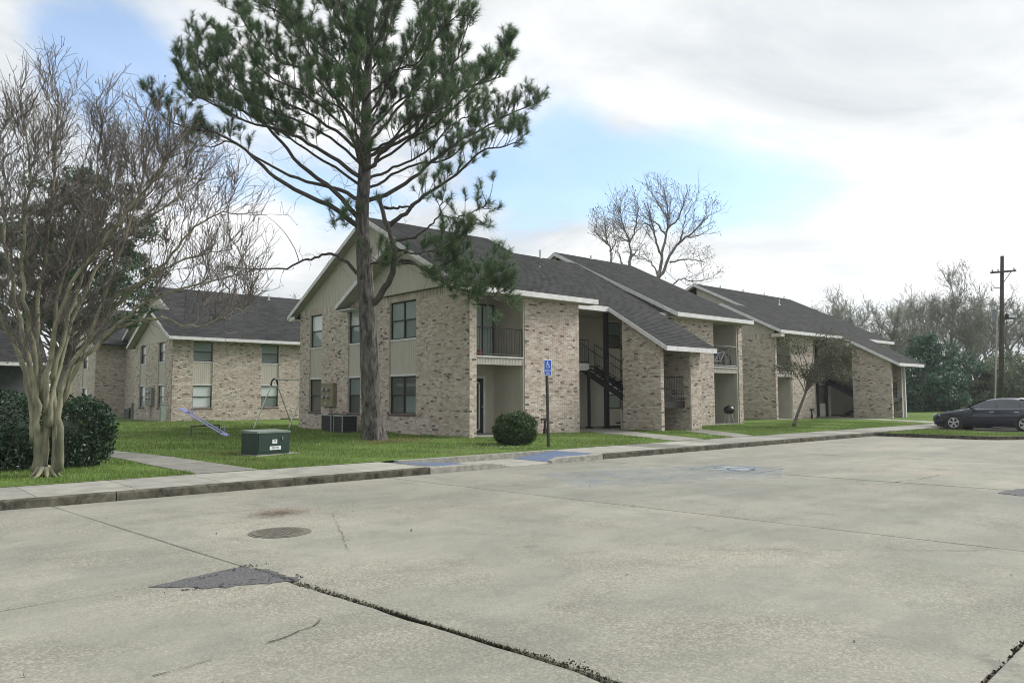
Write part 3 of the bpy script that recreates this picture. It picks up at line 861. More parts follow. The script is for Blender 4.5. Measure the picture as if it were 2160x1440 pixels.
# ---- the near building: gabled left block, stair bay with a long low roof, right block
A = thing('apartment_building', (16.5, 20.4, 0), 'nearest two-storey pale brick apartment building behind the tall pine, with an open black staircase', 'building', 'apartment buildings')
LO, HI = (.96, 2.41), (3.85, 5.31)
h3 = window_stack(A, 'x', 16.21, 23.64, 25.48, LO, HI, ([G_DARK, G_DARK], [G_TEAL, G_DARK]), ([G_MID, G_MID], [G_TEAL, G_MID]), 2)
brick_wall(A, 'x', 16.21, 20.43, 27.19, .05, 5.58, [h3], single=1, soldier=True)
h1 = window_stack(A, 'x', 15.99, 30.67, 31.8, LO, HI, (G_BROWN, G_BROWN), (G_PALE, G_MID))
h2 = window_stack(A, 'x', 15.99, 27.33, 28.33, LO, HI, (G_TEAL, G_DARK), (G_PALE, G_TEAL))
brick_wall(A, 'x', 15.99, 27.19, 32.78, .05, 5.58, [h1, h2], single=1, soldier=True)
brick_wall(A, 'y', 27.185, 15.99, 16.198, .05, 5.55, single=1, back=-.004)
brick_wall(A, 'y', 20.428, 16.21, 16.53, .05, 5.2, single=1, back=-.1)
brick_wall(A, 'y', 20.43, 18.80, 21.70, .05, 5.24, single=1)
RY, RZ, SL = 26.7, 8.94, .51
EY, EZ = 19.92, 5.42
# gables
siding(A, 'x', 16.02, 20.5, 32.78, 5.585, gable(19.9, 5.25, 26.7, 8.78, 33.45, 5.3), 'gable_siding')
siding(A, 'x', 16.08, 20.43, 28.1, 5.585, gable(19.92, 5.28, 24.2, 7.5, 28.5, 5.28), 'gable_siding')
# roofs of the left block
roof_plane(A, 15.67, 22.25, EY, EZ, RY, RZ)
roof_plane(A, 15.67, 22.25, 33.45, 5.40, RY, RZ)
roof_plane(A, 15.44, 15.67, EY, EZ, 24.2, 7.64)
roof_plane(A, 15.44, 16.22, 28.5, 5.42, 24.2, 7.64)
eave(A, 15.44, 22.28, EY, EZ, 20.43)
rake(A, 15.67, 33.45, 5.40, RY, RZ, .2, 16.02)
rake(A, 15.67, 24.2, 7.64, RY, RZ, .2, 16.02)
rake(A, 15.44, 28.5, 5.42, 24.2, 7.64, .2, 16.08)
rake(A, 15.44, EY, EZ, 24.2, 7.64, .2, 16.08)
b = MB(); b.box(15.44, 15.98, 27.25, 28.48, 5.18, 5.22); obj('soffit', b, M_WHITE, A)
b = MB(); b.box(15.68, 15.98, 32.8, 33.42, 5.16, 5.20); b.box(15.67, 15.71, 32.8, 33.42, 5.20, 5.34); obj('soffit', b, M_WHITE, A)
# right edge board of the left block's higher roof and wall below it
rake(A, 22.27, EY, EZ, RY, RZ, .14)
b = MB(); b.box(21.5, 21.7, 20.63, 32.7, .1, 5.2); obj('inner_wall', b, M_TANWALL, A)
recess(A, 16.53, 18.80, 20.43, 1.75, 5.25)
storm_frame(A, 17.43, 18.07, 22.163, FF + .1, FF + 1.92)
# stair bay
BY, BZ, BSL = 21.15, 5.42, .54
roof_plane(A, 22.25, 28.2, BY, BZ, RY, 8.46)
f = MB(); f.box(21.72, 24.33, BY - .03, BY, BZ - .24, BZ - .02); obj('fascia', f, M_WHITE, A)
CX0, CX1, CY, CZ = 24.30, 27.75, 18.15, 3.60
roof_plane(A, CX0, CX1, CY, CZ, BY, BZ)
f = MB(); f.box(CX0, CX1, CY - .03, CY, CZ - .2, CZ - .012); obj('fascia', f, M_WHITE, A)
rake(A, CX0, CY, CZ, BY, BZ, .2, 24.6)
rake(A, CX1 + .03, CY, CZ, BY, BZ, .2)
f = MB(); f.box(CX1 - .2, 28.9, BY - .03, BY, BZ - .2, BZ - .012); obj('fascia', f, M_WHITE, A)
catt = lambda y: CZ - .12 + (BZ - CZ) * (y - CY) / (BY - CY)
brick_wall(A, 'x', 24.6, 18.7, 20.66, .1, catt)
brick_wall(A, 'y', 18.698, 24.602, 24.80, .1, 3.55, back=-.1)
brick_wall(A, 'y', 18.70, 26.63, 27.35, .1, 3.62)
brick_wall(A, 'x', 26.62, 18.72, 22.5, .1, lambda y: catt(min(y, 21.1)))
b = MB(); b.box(24.8, 26.6, 20.9, 20.98, .1, 1.05); obj('inner_wall', b, M_TANWALL, A)
b = MB(); b.box(21.7, 28.9, 21.0, 23.8, .05, FF - .02); obj('breezeway_floor', b, M_CONC, A)
wl_ = (27.2, 28.25)
plain(A, 'breezeway_wall', 'y', 23.8, 21.7, 28.9, .1, 5.6, [(*wl_, 1.02, 2.35), (*wl_, 3.9, 5.15)])
for z0, z1, pp in ((1.02, 2.35, (G_PALE, G_MID)), (3.9, 5.15, (G_TEAL, G_DARK))):
    window(A, 'y', 23.8, wl_[0], wl_[1], z0, z1, pp, 1, .05, False)
    t = MB(); P = mapper('y', 23.8)
    for u0, u1, za, zb in ((wl_[0] - .09, wl_[0], z0 - .09, z1 + .09), (wl_[1], wl_[1] + .09, z0 - .09, z1 + .09), (wl_[0], wl_[1], z0 - .09, z0 - .002), (wl_[0], wl_[1], z1 + .002, z1 + .09)): pbox(t, P, u0, u1, .002, .03, za, zb)
    obj('trim', t, M_SIDING, A)
b = MB(); b.box(21.72, 24.5, 22.5, 23.79, UP - .25, UP - .005); lo_ = obj('landing', b, M_SOFFIT, A)
b = MB(); b.box(21.72, 24.5, 22.46, 22.497, UP - .3, UP + .01); obj('trim', b, M_WHITE, lo_)
railing(A, [(21.75, 22.48, UP), (24.48, 22.48, UP)])
for x, y, w_, z1 in ((24.42, 22.42, .05, UP - .26), (24.98, 21.9, .085, 5.6)):
    b = MB(); b.box(x - w_, x + w_, y - w_, y + w_, FF - .02, z1); b.box(x - w_ - .06, x + w_ + .06, y - w_ - .06, y + w_ + .06, FF - .02, FF + .06); obj('post', b, M_BLACKM, A)
b = MB(); b.box(25.06, 25.16, 21.95, 22.05, UP, 5.6); obj('post', b, M_TANWALL, A)
staircase(A, 24.85, 23.3, 20.35)
b = MB(); b.box(21.72, 28.9, 21.2, 23.8, 5.25, 5.3); obj('ceiling', b, M_SOFFIT, A)
# right block
Y2 = 21.1; E2, Z2, R2, ZR2 = 20.45, 5.42, 28.3, 9.28
siding(A, 'x', 28.62, 20.9, 28.3, 4.6, gable(20.45, 5.27, 28.3, 9.13, 36, 5.3), 'gable_siding')
b = MB(); b.box(28.62, 28.9, Y2 - .01, 24, .1, 5.3); obj('inner_wall', b, M_SIDING, A)
brick_wall(A, 'y', Y2, 28.9, 32.0, .1, 5.24)
recess(A, 32.0, 34.15, Y2, 1.75, 5.24, rail=False, slider=False)
railing(A, [(32.03, Y2 + .03, UP), (34.05, Y2 + .03, UP)], 1.06, simple('grey_rail_paint', (.30, .31, .31), (.2, .2, .21), .5, 9), .3, name='balcony_rail')
brick_wall(A, 'y', Y2 - .002, 34.2, 34.55, .1, 5.24)
roof_plane(A, 28.22, 34.6, E2, Z2, R2, ZR2)
roof_plane(A, 28.22, 34.6, 36.1, 5.42, R2, ZR2)
eave(A, 28.22, 34.63, E2, Z2, Y2)
rake(A, 28.22, E2, Z2, R2, ZR2, .2, 28.62)
rake(A, 28.22, 33, 6.95, R2, ZR2, .2, 28.62)
rake(A, 34.63, E2, Z2, R2, ZR2, .2)
b = MB(); b.box(21.7, 34.5, 33.2, 33.4, .1, 5.4); b.box(16.0, 21.7, 32.6, 32.78, .1, 5.4); obj('rear_wall', b, M_SIDING, A)
for x, y in ((22.9, 23.9),): vent_pipe(A, x, y, BZ + .54 * (y - BY) + .02)
vent_pipe(A, 25.6, 26.65, 8.40); vent_pipe(A, 31.0, 28.2, 9.22, .2)
finish_bricks(300)

# ---- second building further along the walk
B = thing('apartment_building', (41.4, 23.1, 0), 'second pale brick apartment building along the walk, set back behind the leaning small tree', 'building', 'apartment buildings')
YB = 23.1; EB, ZB, RB, ZRB = 22.45, 5.48, 30.4, 9.36
brick_wall(B, 'x', 41.4, YB, 28.6, .1, 5.3, soldier=True)
siding(B, 'x', 41.43, YB, 30, 5.31, gable(22.45, 5.3, 26.4, 7.25, 30.4, 5.3), 'gable_siding')
siding(B, 'x', 44.2, 23, 30.4, 5.3, gable(22.45, 5.3, 30.4, 9.2, 38.4, 5.3), 'gable_siding')
brick_wall(B, 'y', YB - .002, 41.4, 41.62, .1, 5.2, back=-.1)
recess(B, 41.62, 43.35, YB, 1.75, 5.25)
brick_wall(B, 'y', YB, 43.35, 46.15, .1, 5.25)
roof_plane(B, 41.0, 57.0, EB, ZB, 26.4, 7.42)
roof_plane(B, 43.85, 57.0, 26.4, 7.42, RB, ZRB)
roof_plane(B, 43.85, 57.0, 38.4, ZB, RB, ZRB)
roof_plane(B, 41.0, 44.2, 30.4, ZB, 26.4, 7.42)
f = MB(); f.box(41.0, 48.8, EB - .03, EB, ZB - .2, ZB - .012); f.box(50.0, 57.0, EB - .03, EB, ZB - .2, ZB - .012); obj('fascia', f, M_WHITE, B)
f = MB(); f.box(41.0, 57, EB + .002, YB + .3, ZB - .215, ZB - .195); obj('soffit', f, M_SOFFIT, B)
rake(B, 41.0, EB, ZB, 26.4, 7.42, .2, 41.42); rake(B, 41.0, 30.4, ZB, 26.4, 7.42, .2, 41.42)
rake(B, 43.85, 26.4, 7.42, RB, ZRB, .2, 44.2); rake(B, 43.85, 36, 6.6, RB, ZRB, .2, 44.2)
rake(B, 57.03, EB, ZB, RB, ZRB, .2)
b = MB(); b.box(41.0, 41.4, EB, YB, ZB - .42, ZB - .2); obj('soffit', b, M_SIDING, B)
X3 = 49.1
plain(B, 'breezeway_wall', 'y', 24.25, 46.15, 50.7, .1, 5.6, [(49.0, 50.0, 1.1, 2.3)])
door(B, 'y', 25.9, 51.0, 52.1, FF, FF + 2.1, simple('dark_door_paint', (.02, .024, .026)), rec=0)
plain(B, 'breezeway_wall', 'y', 26.0, 50.7, 53, .1, 5.6)
b = MB(); b.box(46.0, 53, 22.6, 26, 5.3, 5.34); obj('ceiling', b, M_SOFFIT, B)
b = MB(); b.box(45.95, 46.15, YB + .2, 26, .1, 5.3); obj('inner_wall', b, M_TANWALL, B)
window(B, 'y', 24.25, 49.0, 50.0, 1.1, 2.3, (G_DARK, G_DARK), 1, .05, False)
b = MB(); b.box(46.2, 48.8, 23.6, 24.24, UP - .28, UP); obj('landing', b, M_SOFFIT, B)
railing(B, [(46.2, 23.62, UP), (48.8, 23.62, UP)])
b = MB(); b.box(46.15, 53, 23, 26, .05, FF - .02); obj('breezeway_floor', b, M_CONC, B)
for x in (47.5, 48.7):
    b = MB(); b.box(x - .07, x + .07, 23.5, 23.64, FF, 5.3); obj('post', b, M_BLACKM, B)
CY3, CZ3 = 18.95, 3.62
roof_plane(B, 48.75, 52.7, CY3, CZ3, EB, ZB)
f = MB(); f.box(48.75, 52.7, CY3 - .03, CY3, CZ3 - .2, CZ3 - .012); obj('fascia', f, M_WHITE, B)
rake(B, 48.75, CY3, CZ3, EB, ZB, .2, 49.1); rake(B, 52.73, CY3, CZ3, EB, ZB, .2)
c3 = lambda y: CZ3 - .12 + (ZB - CZ3) * (y - CY3) / (EB - CY3)
brick_wall(B, 'x', X3, 19.6, 22.0, .1, c3)
brick_wall(B, 'y', 19.598, X3 + .002, X3 + .2, .1, 3.55, back=-.1)
brick_wall(B, 'x', 51.2, 19.8, 23, .1, lambda y: c3(min(y, 22.4)))
b = MB(); b.box(51.1, 51.24, 19.55, 19.68, .1, 3.6); obj('post', b, M_WHITE, B)
b = MB(); b.box(X3 + .2, 51.1, 19.75, 19.82, 1.2, 1.5); obj('landing', b, M_BLACKM, B)
staircase(B, 49.3, 24.6, 21.4)
brick_wall(B, 'y', YB - .3, 52.2, 56.4, .1, 5.25)
b = MB(); b.box(44.25, 56.4, 37.6, 37.8, .1, 5.4); b.box(56.3, 56.5, 23, 37.6, .1, 5.3); obj('rear_wall', b, M_SIDING, B)
for x in (47, 50, 53, 56): vent_pipe(B, x, 30.3, 9.34, .16, .05)
vent_pipe(B, 51.0, 28.0, 8.22)

# ---- building behind the play lawn
D = thing('apartment_building', (14.75, 46.8, 0), 'far brick apartment building behind the swing frame, its dark roof seen through bare twigs', 'building', 'apartment buildings')
YD, XD = 46.8, 14.75
hd = [window_stack(D, 'y', YD, a, a + 1.15, (1.0, 2.36), (3.82, 5.0), pl, pu) for a, pl, pu in ((15.95, (G_PALE, G_PALE), (G_MID, G_TEAL)), (20.2, (G_PALE, G_TEAL), (G_MID, G_TEAL)))]
brick_wall(D, 'y', YD, XD, 26, 0, 5.1, hd)
hx = [window_stack(D, 'x', XD, a, a + 1.25, (1.0, 2.36), (3.82, 5.0), (G_MID, G_MID), (G_TEAL, G_DARK)) for a in (48.2, 52.0)]
brick_wall(D, 'x', XD, YD, 54.4, 0, 5.1, hx)
hx2 = [window_stack(D, 'x', 13.9, a, a + 1.6, (1.0, 2.36), (3.82, 5.0), (G_MID, G_PALE), (G_TEAL, G_DARK)) for a in (63.2,)]
brick_wall(D, 'x', 15.9, 54.4, 61.0, 0, 5.1)
brick_wall(D, 'x', 13.9, 61.0, 72, 0, 5.6, hx2)
brick_wall(D, 'y', 60.99, 13.9, 15.9, 0, 5.75)
ED, ZD, RD, ZRD = 46.25, 5.25, 54.2, 9.15
siding(D, 'x', XD + .03, YD, 54.3, 5.1, gable(46.25, 5.1, 50.3, 7.1, 54.6, 5.0), 'gable_siding')
siding(D, 'x', 15.9, 50, 62, 5.1, gable(46.25, 5.1, 54.2, 9.0, 62.2, 5.1), 'gable_siding')
siding(D, 'x', 13.93, 61, 72, 5.6, gable(60, 5.4, 66.5, 8.6, 73, 5.4), 'gable_siding')
roof_plane(D, 14.35, 15.6, ED, ZD, 50.3, 7.23); roof_plane(D, 14.35, 15.9, 54.9, 5.05, 50.3, 7.23)
roof_plane(D, 15.55, 30, ED, ZD, RD, ZRD, course=.2, tab=.4); roof_plane(D, 15.55, 30, 62.2, ZD, RD, ZRD, course=.2, tab=.4)
roof_plane(D, 13.5, 20, 60, 5.5, 66.5, 8.7, course=.2, tab=.4)
eave(D, 14.35, 30, ED, ZD, YD)
rake(D, 14.35, ED, ZD, 50.3, 7.23, .2, 14.75); rake(D, 14.35, 54.9, 5.05, 50.3, 7.23, .2, 14.75)
rake(D, 15.55, 50.3, 7.23, RD, ZRD, .2, 15.9); rake(D, 15.55, 62.2, ZD, RD, ZRD, .2, 15.9)
f = MB(); f.box(14.35, 15.9, 54.92, 55.0, 4.9, 5.08); obj('fascia', f, M_WHITE, D)
f = MB(); f.box(14.8, 15.88, 54.4, 54.9, 4.86, 4.9); obj('soffit', f, M_SOFFIT, D)
vent_pipe(D, 23.5, 53.4, 8.8)

# ---- low house at the far left edge
Hh = thing('porch_house', (-1, 46, 0), 'low dark-roofed house with white porch posts at the left edge behind the hedge', 'house')
hx0, hx1, hy = -8, 5.6, 44.5
plain(Hh, 'wall', 'y', hy + 2.2, hx0, hx1 + .6, 0, 3.0, [(1.6, 3.0, .9, 2.2)], simple('dark_siding', (.09, .095, .10), (.06, .065, .07), .8, 3))
window(Hh, 'y', hy + 2.2, 1.6, 3.0, .9, 2.2, (G_TEAL, G_DARK), 2, .05, False)
M_DROOF = simple('blue_grey_shingles', (.075, .085, .10), (.05, .055, .065), .9, 25)
def slab_roof(par, x0, x1, y0, z0, y1, z1):
    b = MB(); b.hexa(((x0, y0, z0 - .15), (x1, y0, z0 - .15), (x1, y1, z1 - .15), (x0, y1, z1 - .15), (x0, y0, z0), (x1, y0, z0), (x1, y1, z1), (x0, y1, z1)))
    return obj('roof', b, M_SHINGLE, par)
roof_plane(Hh, hx0, hx1, hy - .4, 2.55, hy + 6, 6.6, course=.2, tab=.4)
roof_plane(Hh, hx1 - .2, 8.6, hy + 3.4, 3.55, hy + 8, 6.4, course=.2, tab=.4)
b = MB(); b.box(hx0, hx1, hy - .46, hy - .4, 2.33, 2.54); b.box(hx1 - .1, 8.6, hy + 3.34, hy + 3.4, 3.35, 3.54); obj('fascia', b, M_WHITE, Hh)
plain(Hh, 'wall', 'y', hy + 4.2, hx1 + .6, 8.2, 0, 3.5, (), simple('dark_siding', (.09, .095, .10)))
for x in (-5, -2, 1.2, 4.9):
    b = MB(); b.box(x - .1, x + .1, hy - .3, hy - .1, 0, 2.4); obj('porch_post', b, M_WHITE, Hh)
b = MB(); b.box(hx0, hx1, hy - .3, hy - .22, .75, .85); obj('porch_rail', b, M_WHITE, Hh)

# ------------------------------------------------------------------ trees
UPV = Vector((0, 0, 1))
def rv(r=rnd): return Vector((r.uniform(-1, 1), r.uniform(-1, 1), r.uniform(-1, 1)))
def grow(p, d, L, n, up=.1, wob=.25, r=rnd):
    pts = [Vector(p)]; d = Vector(d).normalized()
    for _ in range(n):
        d = (d + UPV * up + rv(r) * wob).normalized()
        pts.append(pts[-1] + d * (L / n))
    return pts
def poly_at(pts, t):
    k = t * (len(pts) - 1); i = min(int(k), len(pts) - 2)
    return pts[i].lerp(pts[i + 1], k - i), (pts[i + 1] - pts[i]).normalized()
def smooth_poly(pts, n):
    """Catmull-Rom resample"""
    P = [pts[0]] + list(pts) + [pts[-1]]; out = []
    segs = len(pts) - 1
    for k in range(n + 1):
        t = k / n * segs; i = min(int(t), segs - 1); u = t - i
        a, b_, c, d = (Vector(P[i + j]) for j in range(4))
        out.append(.5 * ((2 * b_) + (c - a) * u + (2 * a - 5 * b_ + 4 * c - d) * u * u + (3 * b_ - a - 3 * c + d) * u ** 3))
    return out
def barky_trunk(mb, pts, rad, n=26, amp=.07, zscale=5.0, seed=0):
    """round stem with raised, vertically stretched bark plates"""
    import mathutils.noise as mn
    base = len(mb.v)
    for k, p in enumerate(pts):
        t = (pts[min(k + 1, len(pts) - 1)] - pts[max(0, k - 1)]).normalized()
        u = t.cross(Vector((0, 1, 0))).normalized(); w = t.cross(u)
        for j in range(n):
            an = 2 * math.pi * j / n
            q = Vector((math.cos(an) * 3.2, math.sin(an) * 3.2, p.z * zscale * .5 + seed))
            h = mn.noise(q * 1.4) * .6 + abs(mn.noise(q * 2.7)) * .7
            mb.v.append(tuple(p + (u * math.cos(an) + w * math.sin(an)) * rad[k] * (1 + amp * h)))
    for k in range(len(pts) - 1):
        for j in range(n):
            a = base + k * n + j; b_ = base + k * n + (j + 1) % n
            mb.f.append((a, b_, b_ + n, a + n))

# ---- the tall pine on the lawn
PD = 24.3
pine_base = at(790, 934, PD); pine_base.z = .17
pine = thing('pine_tree', pine_base, 'tall pine with open spreading crown and scaly trunk in front of the nearest building', 'tree')
tp = [(791, 936, 31), (787, 905, 24), (784, 860, 20.5), (779, 760, 18.5), (775, 660, 17.5), (771, 600, 16.5), (766, 520, 14.8), (764, 450, 13.5), (768, 380, 13), (771, 300, 11.5),
      (773, 200, 9), (780, 100, 6.5), (788, 0, 4.5), (793, -90, 2.5), (796, -140, 1)]
ctrl = [at(a, c, PD) for a, c, _ in tp]
pts = smooth_poly(ctrl, 190)
rad = [float(np.interp(k / 190 * (len(tp) - 1), range(len(tp)), [w * PD / FPX for _, _, w in tp])) for k in range(191)]
mb = MB(); barky_trunk(mb, pts, rad, 30, .10, 5)
obj('trunk', mb, B_PINE, pine, smooth=False)
needles = []; cones = []; twig = MB()
def tuft(p, a, size=1.0, n=64):
    a = Vector(a).normalized()
    d = rng.normal(size=(n, 3)); av = np.array(a)
    d = unit(d - (d @ av)[:, None] * av)
    sp = rng.uniform(.25, 1.7, n)[:, None]
    v = unit(av * 1.0 + d * sp)
    L = (rng.uniform(.15, .27, n) * size)[:, None]; v = unit(v)
    base = np.array(p) - av * (rng.uniform(0, .20, n) * size)[:, None]
    w = unit(np.cross(v, rng.normal(size=(n, 3)))) * .0052
    q = np.empty((n, 3, 3)); q[:, 0] = base - w; q[:, 1] = base + w; q[:, 2] = base + v * L
    q[:, 2, 2] -= (L[:, 0] ** 2) * .5
    needles.append(q.reshape(-1, 3))
DENS = .47
def limb(px_pts, dend, r0, r1=.012, fol=(.35, 1.0), sub=.30, tufts=1.0, n=26, dead=.12, updir=.55, seed=0, dmid=None):
    r = random.Random(seed); tot = []
    if seed < 30:
        y0 = px_pts[0][1] + 9; px_pts = [(float(np.interp(y0, [q[1] for q in tp[::-1]], [q[0] for q in tp[::-1]])), y0)] + list(px_pts)
    m_ = len(px_pts)
    for k, (a, c) in enumerate(px_pts):
        t = k / (m_ - 1); tot.append(at(a, c, PD + dend * t ** 1.2 + (dmid or 0) * math.sin(math.pi * t)))
    P = smooth_poly(tot, n)
    P = [P[0]] + [p + rv(r) * .035 for p in P[1:]]
    mb = MB(); R_ = [r0 + (r1 - r0) * (k / n) ** .8 for k in range(n + 1)]
    mb.tube(P, R_, 9); obj('limb', mb, B_PINELIMB, pine, smooth=True)
    L = sum((P[k + 1] - P[k]).length for k in range(n))
    s = .35
    while s < L:
        t = s / L; p, tan = poly_at(P, t)
        if t < fol[0]:
            if r.random() < dead * 5:
                q = grow(p, tan * .4 + rv(r) + UPV * -.1, r.uniform(.3, 1.0), 5, -.03, .5, r); twig.tube(q, [.010, .008, .006, .005, .004, .003], 3)
                for _ in range(2):
                    pp, tt = poly_at(q, r.uniform(.4, .95)); twig.tube(grow(pp, tt + rv(r), r.uniform(.1, .3), 3, 0, .5, r), [.005, .004, .003, .003], 3)
            s += r.uniform(.2, .4); continue
        side = tan.cross(rv(r)).normalized()
        d = tan * r.uniform(.3, .8) + side * r.uniform(.5, 1.0) + UPV * updir * r.uniform(.4, 1.4)
        Ls = r.uniform(.45, 1.15) * (1.15 - .4 * t)
        q = grow(p, d, Ls, 5, .14, .22, r)
        twig.tube(q, [.016, .014, .012, .010, .008, .006], 4)
        for _ in range(r.choice((3, 4, 4, 5)) if tufts >= 1 else r.choice((1, 2))):
            pp, tt = poly_at(q, r.uniform(.35, 1.0))
            dd = (tt * .5 + rv(r) * .7 + UPV * .5).normalized(); w2 = grow(pp, dd, r.uniform(.12, .42), 3, .2, .2, r)
            twig.tube(w2, [.008, .007, .006, .005], 3)
            if r.random() < .92: tuft(w2[-1], (w2[-1] - w2[-2]).normalized() + UPV * .15, r.uniform(.85, 1.25))
            if r.random() < .07: cones.append((w2[1], r.random()))
        tuft(q[-1], (q[-1] - q[-2]).normalized() + UPV * .25, r.uniform(1.0, 1.35), 60)
        s += sub * DENS * r.uniform(.6, 1.4)
    for _ in range(3): tuft(P[-1] + rv(r) * .1, (P[-1] - P[-3]).normalized() + UPV * .3, 1.3, 60)
    return P
Z4 = lambda *q: [(320 + a / 2.571, c / 2.571) for a, c in q]
ZA = lambda *q: [(700 + a / 5.1425, 420 + c / 5.1425) for a, c in q]
limb(Z4((1110, 1215), (1000, 1140), (850, 1060), (700, 980), (600, 900), (480, 790), (330, 715), (180, 690), (60, 630), (20, 540)), -1.6, .105, fol=(.60, 1), sub=.34, seed=1)
limb(Z4((1115, 1080), (1000, 1020), (850, 985), (700, 930), (560, 850), (420, 770), (300, 800), (180, 760)), 1.4, .085, fol=(.62, 1), sub=.36, seed=2)
limb(Z4((1130, 1180), (1040, 1090), (950, 1000), (830, 920), (740, 820), (660, 720), (560, 640), (420, 560), (300, 440), (250, 320), (243, 170)), .9, .10, fol=(.55, 1), sub=.26, seed=3)
limb(Z4((1125, 960), (1020, 880), (900, 810), (780, 740), (650, 690), (500, 650), (330, 560), (200, 480), (130, 345)), -2.2, .085, fol=(.30, 1), sub=.24, seed=4)
limb(Z4((1130, 880), (1080, 720), (1010, 560), (930, 400), (830, 250), (740, 100), (700, 40)), -2.6, .075, fol=(.35, 1), sub=.24, seed=5)
limb(Z4((1140, 700), (1000, 540), (860, 400), (720, 340), (600, 250), (510, 140), (470, 60)), 1.8, .07, fol=(.28, 1), sub=.24, seed=6)
limb(Z4((1135, 820), (980, 700), (820, 600), (640, 520), (480, 420), (400, 300), (380, 190)), 2.6, .07, fol=(.28, 1), sub=.25, seed=7)
limb(Z4((1140, 620), (1040, 420), (900, 280), (800, 150), (680, 60), (600, 20)), -1.2, .06, fol=(.35, 1), sub=.24, seed=8)
limb(Z4((1150, 1090), (1260, 1060), (1400, 980), (1500, 890), (1620, 800), (1750, 720), (1880, 650), (2000, 590), (2080, 560)), 1.5, .095, fol=(.38, 1), sub=.28, seed=9)
limb(Z4((1277, 1235), (1350, 1180), (1420, 1110), (1500, 1050), (1650, 950), (1780, 820), (1900, 800), (2000, 760)), -1.5, .085, fol=(.38, 1), sub=.30, seed=50)
limb(Z4((1200, 900), (1280, 800), (1420, 730), (1500, 620), (1600, 430), (1660, 300), (1735, 90)), -2.4, .08, fol=(.30, 1), sub=.25, seed=11)
limb(Z4((1190, 760), (1300, 640), (1420, 480), (1480, 300), (1510, 100), (1520, 20)), 2.0, .07, fol=(.38, 1), sub=.25, seed=12)
limb(Z4((1200, 840), (1350, 740), (1550, 560), (1700, 480), (1850, 430), (1920, 330), (1925, 240)), .8, .075, fol=(.33, 1), sub=.26, seed=13)
limb(Z4((1185, 620), (1300, 430), (1400, 260), (1480, 120), (1520, -40)), -1.5, .055, fol=(.3, 1), sub=.24, seed=14)
limb(Z4((1195, 700), (1330, 560), (1500, 440), (1600, 280), (1600, 40)), 2.8, .06, fol=(.28, 1), sub=.26, seed=15)
limb(Z4((1150, 560), (1100, 380), (1040, 220), (960, 60), (930, -60)), 2.4, .055, fol=(.25, 1), sub=.23, seed=16)
limb(Z4((1165, 460), (1230, 300), (1290, 150), (1330, -20), (1350, -120)), 1.0, .05, fol=(.2, 1), sub=.22, seed=17)
limb(Z4((1160, 420), (1090, 260), (1040, 100), (1000, -60)), -1.6, .05, fol=(.15, 1), sub=.22, seed=18)
limb(Z4((1170, 330), (1240, 180), (1290, 30), (1320, -100)), -2.2, .045, fol=(.15, 1), sub=.22, seed=19)
limb(Z4((1170, 260), (1130, 120), (1080, -40), (1060, -140)), 1.2, .04, fol=(.1, 1), sub=.2, seed=20)
limb(Z4((1180, 200), (1200, 60), (1210, -80), (1230, -200)), .6, .04, fol=(.05, 1), sub=.2, seed=21)
limb(Z4((1150, 900), (1120, 760), (1090, 600), (1100, 420)), -3.8, .065, fol=(.28, 1), sub=.28, seed=22)
limb(Z4((1160, 780), (1200, 640), (1260, 500), (1270, 330)), 3.8, .065, fol=(.28, 1), sub=.26, seed=23)
limb(Z4((1150, 700), (1060, 600), (960, 560), (860, 480)), -3.4, .055, fol=(.28, 1), sub=.28, seed=24)
limb(Z4((1190, 820), (1300, 760), (1420, 640), (1560, 600), (1660, 500)), -3.2, .06, fol=(.38, 1), sub=.28, seed=25)
limb(Z4((1200, 960), (1330, 900), (1480, 830), (1600, 700), (1730, 620), (1800, 560)), 3.0, .06, fol=(.38, 1), sub=.3, seed=26)
limb(Z4((1130, 1000), (900, 850), (700, 720), (480, 600), (300, 520), (200, 560)), 3.0, .06, fol=(.42, 1), sub=.26, seed=27)
limb(Z4((1130, 760), (950, 600), (780, 480), (620, 400), (520, 280)), -3.0, .06, fol=(.35, 1), sub=.26, seed=28)
limb(Z4((1190, 900), (1400, 760), (1580, 640), (1750, 480), (1830, 380)), -2.2, .06, fol=(.4, 1), sub=.27, seed=29)
limb(Z4((1200, 1010), (1400, 900), (1600, 860), (1800, 700), (1950, 690)), 2.6, .06, fol=(.5, 1), sub=.28, seed=26)
limb(Z4((1150, 500), (1000, 330), (880, 220), (760, 190), (690, 90)), 2.8, .05, fol=(.3, 1), sub=.25, seed=25)
limb(Z4((1180, 520), (1320, 380), (1450, 330), (1560, 180), (1680, 60)), -3.0, .05, fol=(.3, 1), sub=.25, seed=24)
limb(Z4((1140, 900), (980, 760), (760, 640), (560, 560), (400, 420), (330, 280)), -.6, .06, fol=(.45, 1), sub=.26, seed=23)
